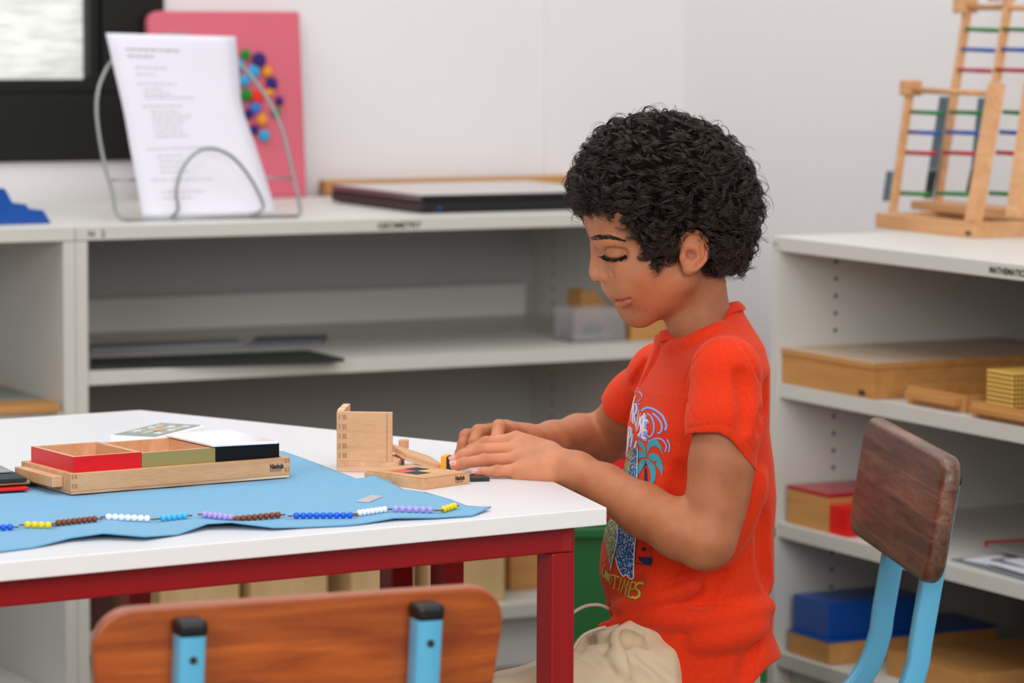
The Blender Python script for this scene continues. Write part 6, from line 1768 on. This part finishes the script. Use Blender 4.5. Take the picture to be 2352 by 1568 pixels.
def fills(name, lst, cv, m, lift):
    mb = MB()
    for pts in lst: decal_mb(mb, cv(pts), lift, 2.5)
    return mb.build(name, m, shirt, smooth=True)
bpy.data.objects.remove(PR)
M['p_sky'] = mat('print_light_blue', srgb(132, 176, 244), 0.6); M['p_white'] = mat('print_pinkish_white', srgb(238, 222, 236), 0.6)
M['p_teal'] = mat('print_teal', srgb(60, 164, 184), 0.6); M['p_navy'] = mat('print_navy', srgb(22, 36, 80), 0.6); M['p_lime'] = mat('print_lime', srgb(198, 202, 72), 0.6)
def sequin(name, cols):
    m = bpy.data.materials.new(name); N, L = nodes_of(m); P_ = N['Principled BSDF']; tc = N.new('ShaderNodeTexCoord'); v = N.new('ShaderNodeTexVoronoi'); v.inputs['Scale'].default_value = 620
    L.new(tc.outputs['Object'], v.inputs['Vector']); sp = N.new('ShaderNodeSeparateColor'); L.new(v.outputs['Color'], sp.inputs[0])
    r = N.new('ShaderNodeValToRGB'); r.color_ramp.interpolation = 'CONSTANT'; e = r.color_ramp.elements; e[0].color = srgb(*cols[0]); e[1].position = 1/len(cols); e[1].color = srgb(*cols[1])
    for i, c in enumerate(cols[2:], 2): k = e.new(i/len(cols)); k.color = srgb(*c)
    L.new(sp.outputs[0], r.inputs[0]); L.new(r.outputs[0], P_.inputs['Base Color']); P_.inputs['Roughness'].default_value = 0.35; P_.inputs['Metallic'].default_value = 0.3
    b = N.new('ShaderNodeBump'); b.inputs['Distance'].default_value = 0.0006; b.inputs['Strength'].default_value = 0.8; L.new(v.outputs['Distance'], b.inputs['Height']); L.new(b.outputs['Normal'], P_.inputs['Normal']); return m
M['seq_blue'] = sequin('sequins_blue', [(20, 84, 160), (60, 150, 214), (16, 60, 130), (220, 230, 240), (40, 120, 200)])
M['seq_yel'] = sequin('sequins_yellow', [(170, 176, 70), (60, 96, 110), (200, 206, 120), (120, 140, 60), (210, 214, 214)])
Estk = [([(690,400),(672,600),(655,790)], 40), ([(690,510),(745,520)], 52), ([(668,655),(728,675)], 52), ([(650,780),(715,792)], 56)]
Sstk = [([(672,440),(636,480),(620,545),(640,615),(632,690),(600,750),(578,735)], 34)]
Ustk = [([(606,345),(585,480),(562,640),(572,690),(590,640),(608,520),(628,400)], 14)]
Rstk = [([(522,255),(510,420),(512,560)], 24), ([(522,262),(556,250),(568,320),(552,395),(525,420)], 22), ([(530,420),(552,600)], 20)]
Astk = [([(552,120),(520,230),(478,420)], 22), ([(478,380),(486,540)], 18)]
row2 = [([(452,610),(440,780),(418,1000)], 34), ([(455,610),(484,640),(478,740),(450,790)], 24), ([(505,720),(492,820),(470,930)], 24), ([(562,830),(540,930),(522,1060)], 22), ([(420,1000),(408,1090)], 20)]
strokes('print_letter_shadow', [([(x+14, y+22) for x, y in p], w+26) for p, w in Estk+Sstk] + [([(x+5, y+8) for x, y in p], w+12) for p, w in Rstk+row2], c7, 6.817, 'p_sky', 0.00045, False)
strokes('print_letters', Estk+Sstk+Ustk+Rstk+Astk+row2, c7, 6.817, 'p_white', 0.00075, False)
strokes('print_swirl', [([(640,370),(700,322),(780,318),(880,365),(960,430),(1010,520),(1032,600),(1010,670)], 34), ([(815,398),(890,465),(950,555),(962,640),(935,700),(890,712)], 30),
 ([(730,400),(790,450),(830,540),(838,640),(812,730),(770,768),(730,745),(712,705)], 26), ([(745,845),(840,800),(940,800),(1000,850),(1032,920),(1012,1005)], 24), ([(1038,805),(1080,895),(1068,1010)], 22),
 ([(590,66),(635,88),(652,150)], 22), ([(584,222),(630,180)], 20), ([(585,272),(622,250)], 18), ([(585,0),(560,60)], 12)], c7, 6.817, 'p_sky', 0.0005)
strokes('print_stripe', [([(548,30),(528,120),(508,200)], 16)], c7, 6.817, 'p_lime', 0.0008)
fills('print_palm_leaves', [
 [(735,1040),(732,900),(770,820),(830,795),(900,830),(950,920),(985,1060),(930,965),(870,912),(810,920),(765,975)],
 [(750,1090),(762,1040),(830,1020),(900,1050),(960,1150),(980,1250),(960,1395),(930,1290),(866,1205),(880,1140),(840,1160),(790,1130)],
 [(700,1110),(770,1130),(850,1220),(870,1330),(850,1460),(780,1540),(765,1530),(790,1400),(770,1280),(720,1180)],
 [(700,1110),(640,1130),(598,1200),(585,1290),(580,1400),(630,1310),(690,1200)],
 [(720,1085),(660,1000),(598,980),(592,1060),(596,1120),(640,1100)],
 [(722,1080),(700,930),(650,850),(605,822),(585,850),(600,885),(650,960)]], c7, 'p_teal', 0.0005)
fills('print_trunk', [[(665,1272),(714,1162),(746,1240),(716,1205)], [(696,1250),(728,1255),(736,1560),(688,1560)], [(580,1482),(740,1520),(738,1562),(580,1530)]], c7, 'p_navy', 0.00085)
fills('sequin_patch', [[(598,900),(590,1100),(578,1505),(430,1440),(470,1240),(530,960)]], c7, 'seq_blue', 0.0011)
fills('sequin_patch', [[(530,905),(528,960),(468,1240),(428,1440),(280,1360),(370,1190),(480,960)]], c7, 'seq_yel', 0.0010)
fills('print_leaf', [[(365,1080),(385,1180),(330,1260),(272,1350),(310,1230)]], c7, 'p_lime', 0.0013)
fills('sequin_patch', [[(195,960),(265,985),(268,1100),(240,1200),(215,1310),(195,1200),(172,1080),(180,1010)]], c8_, 'seq_yel', 0.0010)
fills('sequin_patch', [[(268,985),(385,1050),(380,1130),(370,1200),(365,1340),(345,1352),(320,1330),(300,1342),(272,1290),(250,1230),(250,1100)]], c8_, 'seq_blue', 0.0011)
strokes('sequin_edge', [([(385,1060),(374,1200),(366,1340),(345,1354),(320,1332),(300,1342),(270,1290),(250,1215)], 8)], c8_, 2.904, 'white_paint', 0.0015)
strokes('sequin_edge', [([(262,1000),(262,1100),(238,1210),(216,1308)], 5)], c8_, 2.904, 'white_paint', 0.0015)
strokes('sequin_edge', [([(398,490),(396,600),(392,728)], 6)], c8_, 2.904, 'white_paint', 0.0015)
strokes('print_phone_box', [([(383,1060),(372,1258)], 6), ([(482,1130),(480,1228)], 5), ([(368,1256),(484,1272)], 9)], c8_, 2.904, 'p_navy', 0.0006, False)
fills('print_phone_box', [[(435+17*math.cos(a), 1165+13*math.sin(a)) for a in [k/12*2*math.pi for k in range(12)]], [(396,1214),(492,1222),(492,1240),(484,1274),(440,1268),(404,1240)]], c8_, 'p_navy', 0.0006)
W_ = 19
W_ = 17
strokes('print_slogan', [([(215,1332),(272,1350)], W_), ([(245,1342),(234,1430)], W_), ([(286,1352),(264,1440)], W_-2), ([(308,1362),(280,1455)], W_-3), ([(308,1362),(304,1420),(334,1372)], W_-5), ([(334,1370),(308,1472)], W_-3),
 ([(352,1376),(328,1482)], W_-1), ([(352,1378),(384,1386)], W_-2), ([(342,1426),(368,1432)], W_-2), ([(328,1478),(356,1492)], W_-2)], c8_, 2.904, 'p_lime', 0.0006, False)
strokes('print_slogan', [([(436,1398),(408,1388),(382,1402),(380,1426),(402,1446),(404,1472),(380,1490),(352,1482)], W_-1),
 ([(180,1262),(166,1282),(160,1320),(168,1350),(176,1330)], 6), ([(184,1302),(176,1336),(184,1368),(191,1336),(185,1304)], 4.5), ([(197,1320),(190,1352),(197,1382),(205,1352),(198,1322)], 4.5), ([(210,1330),(205,1398)], 5), ([(211,1332),(220,1352),(216,1382),(206,1397)], 4.5),
 ([(186,1205),(166,1250)], 5)], c8_, 2.904, 'p_lime', 0.0006, True)
print('objects', len(bpy.data.objects))
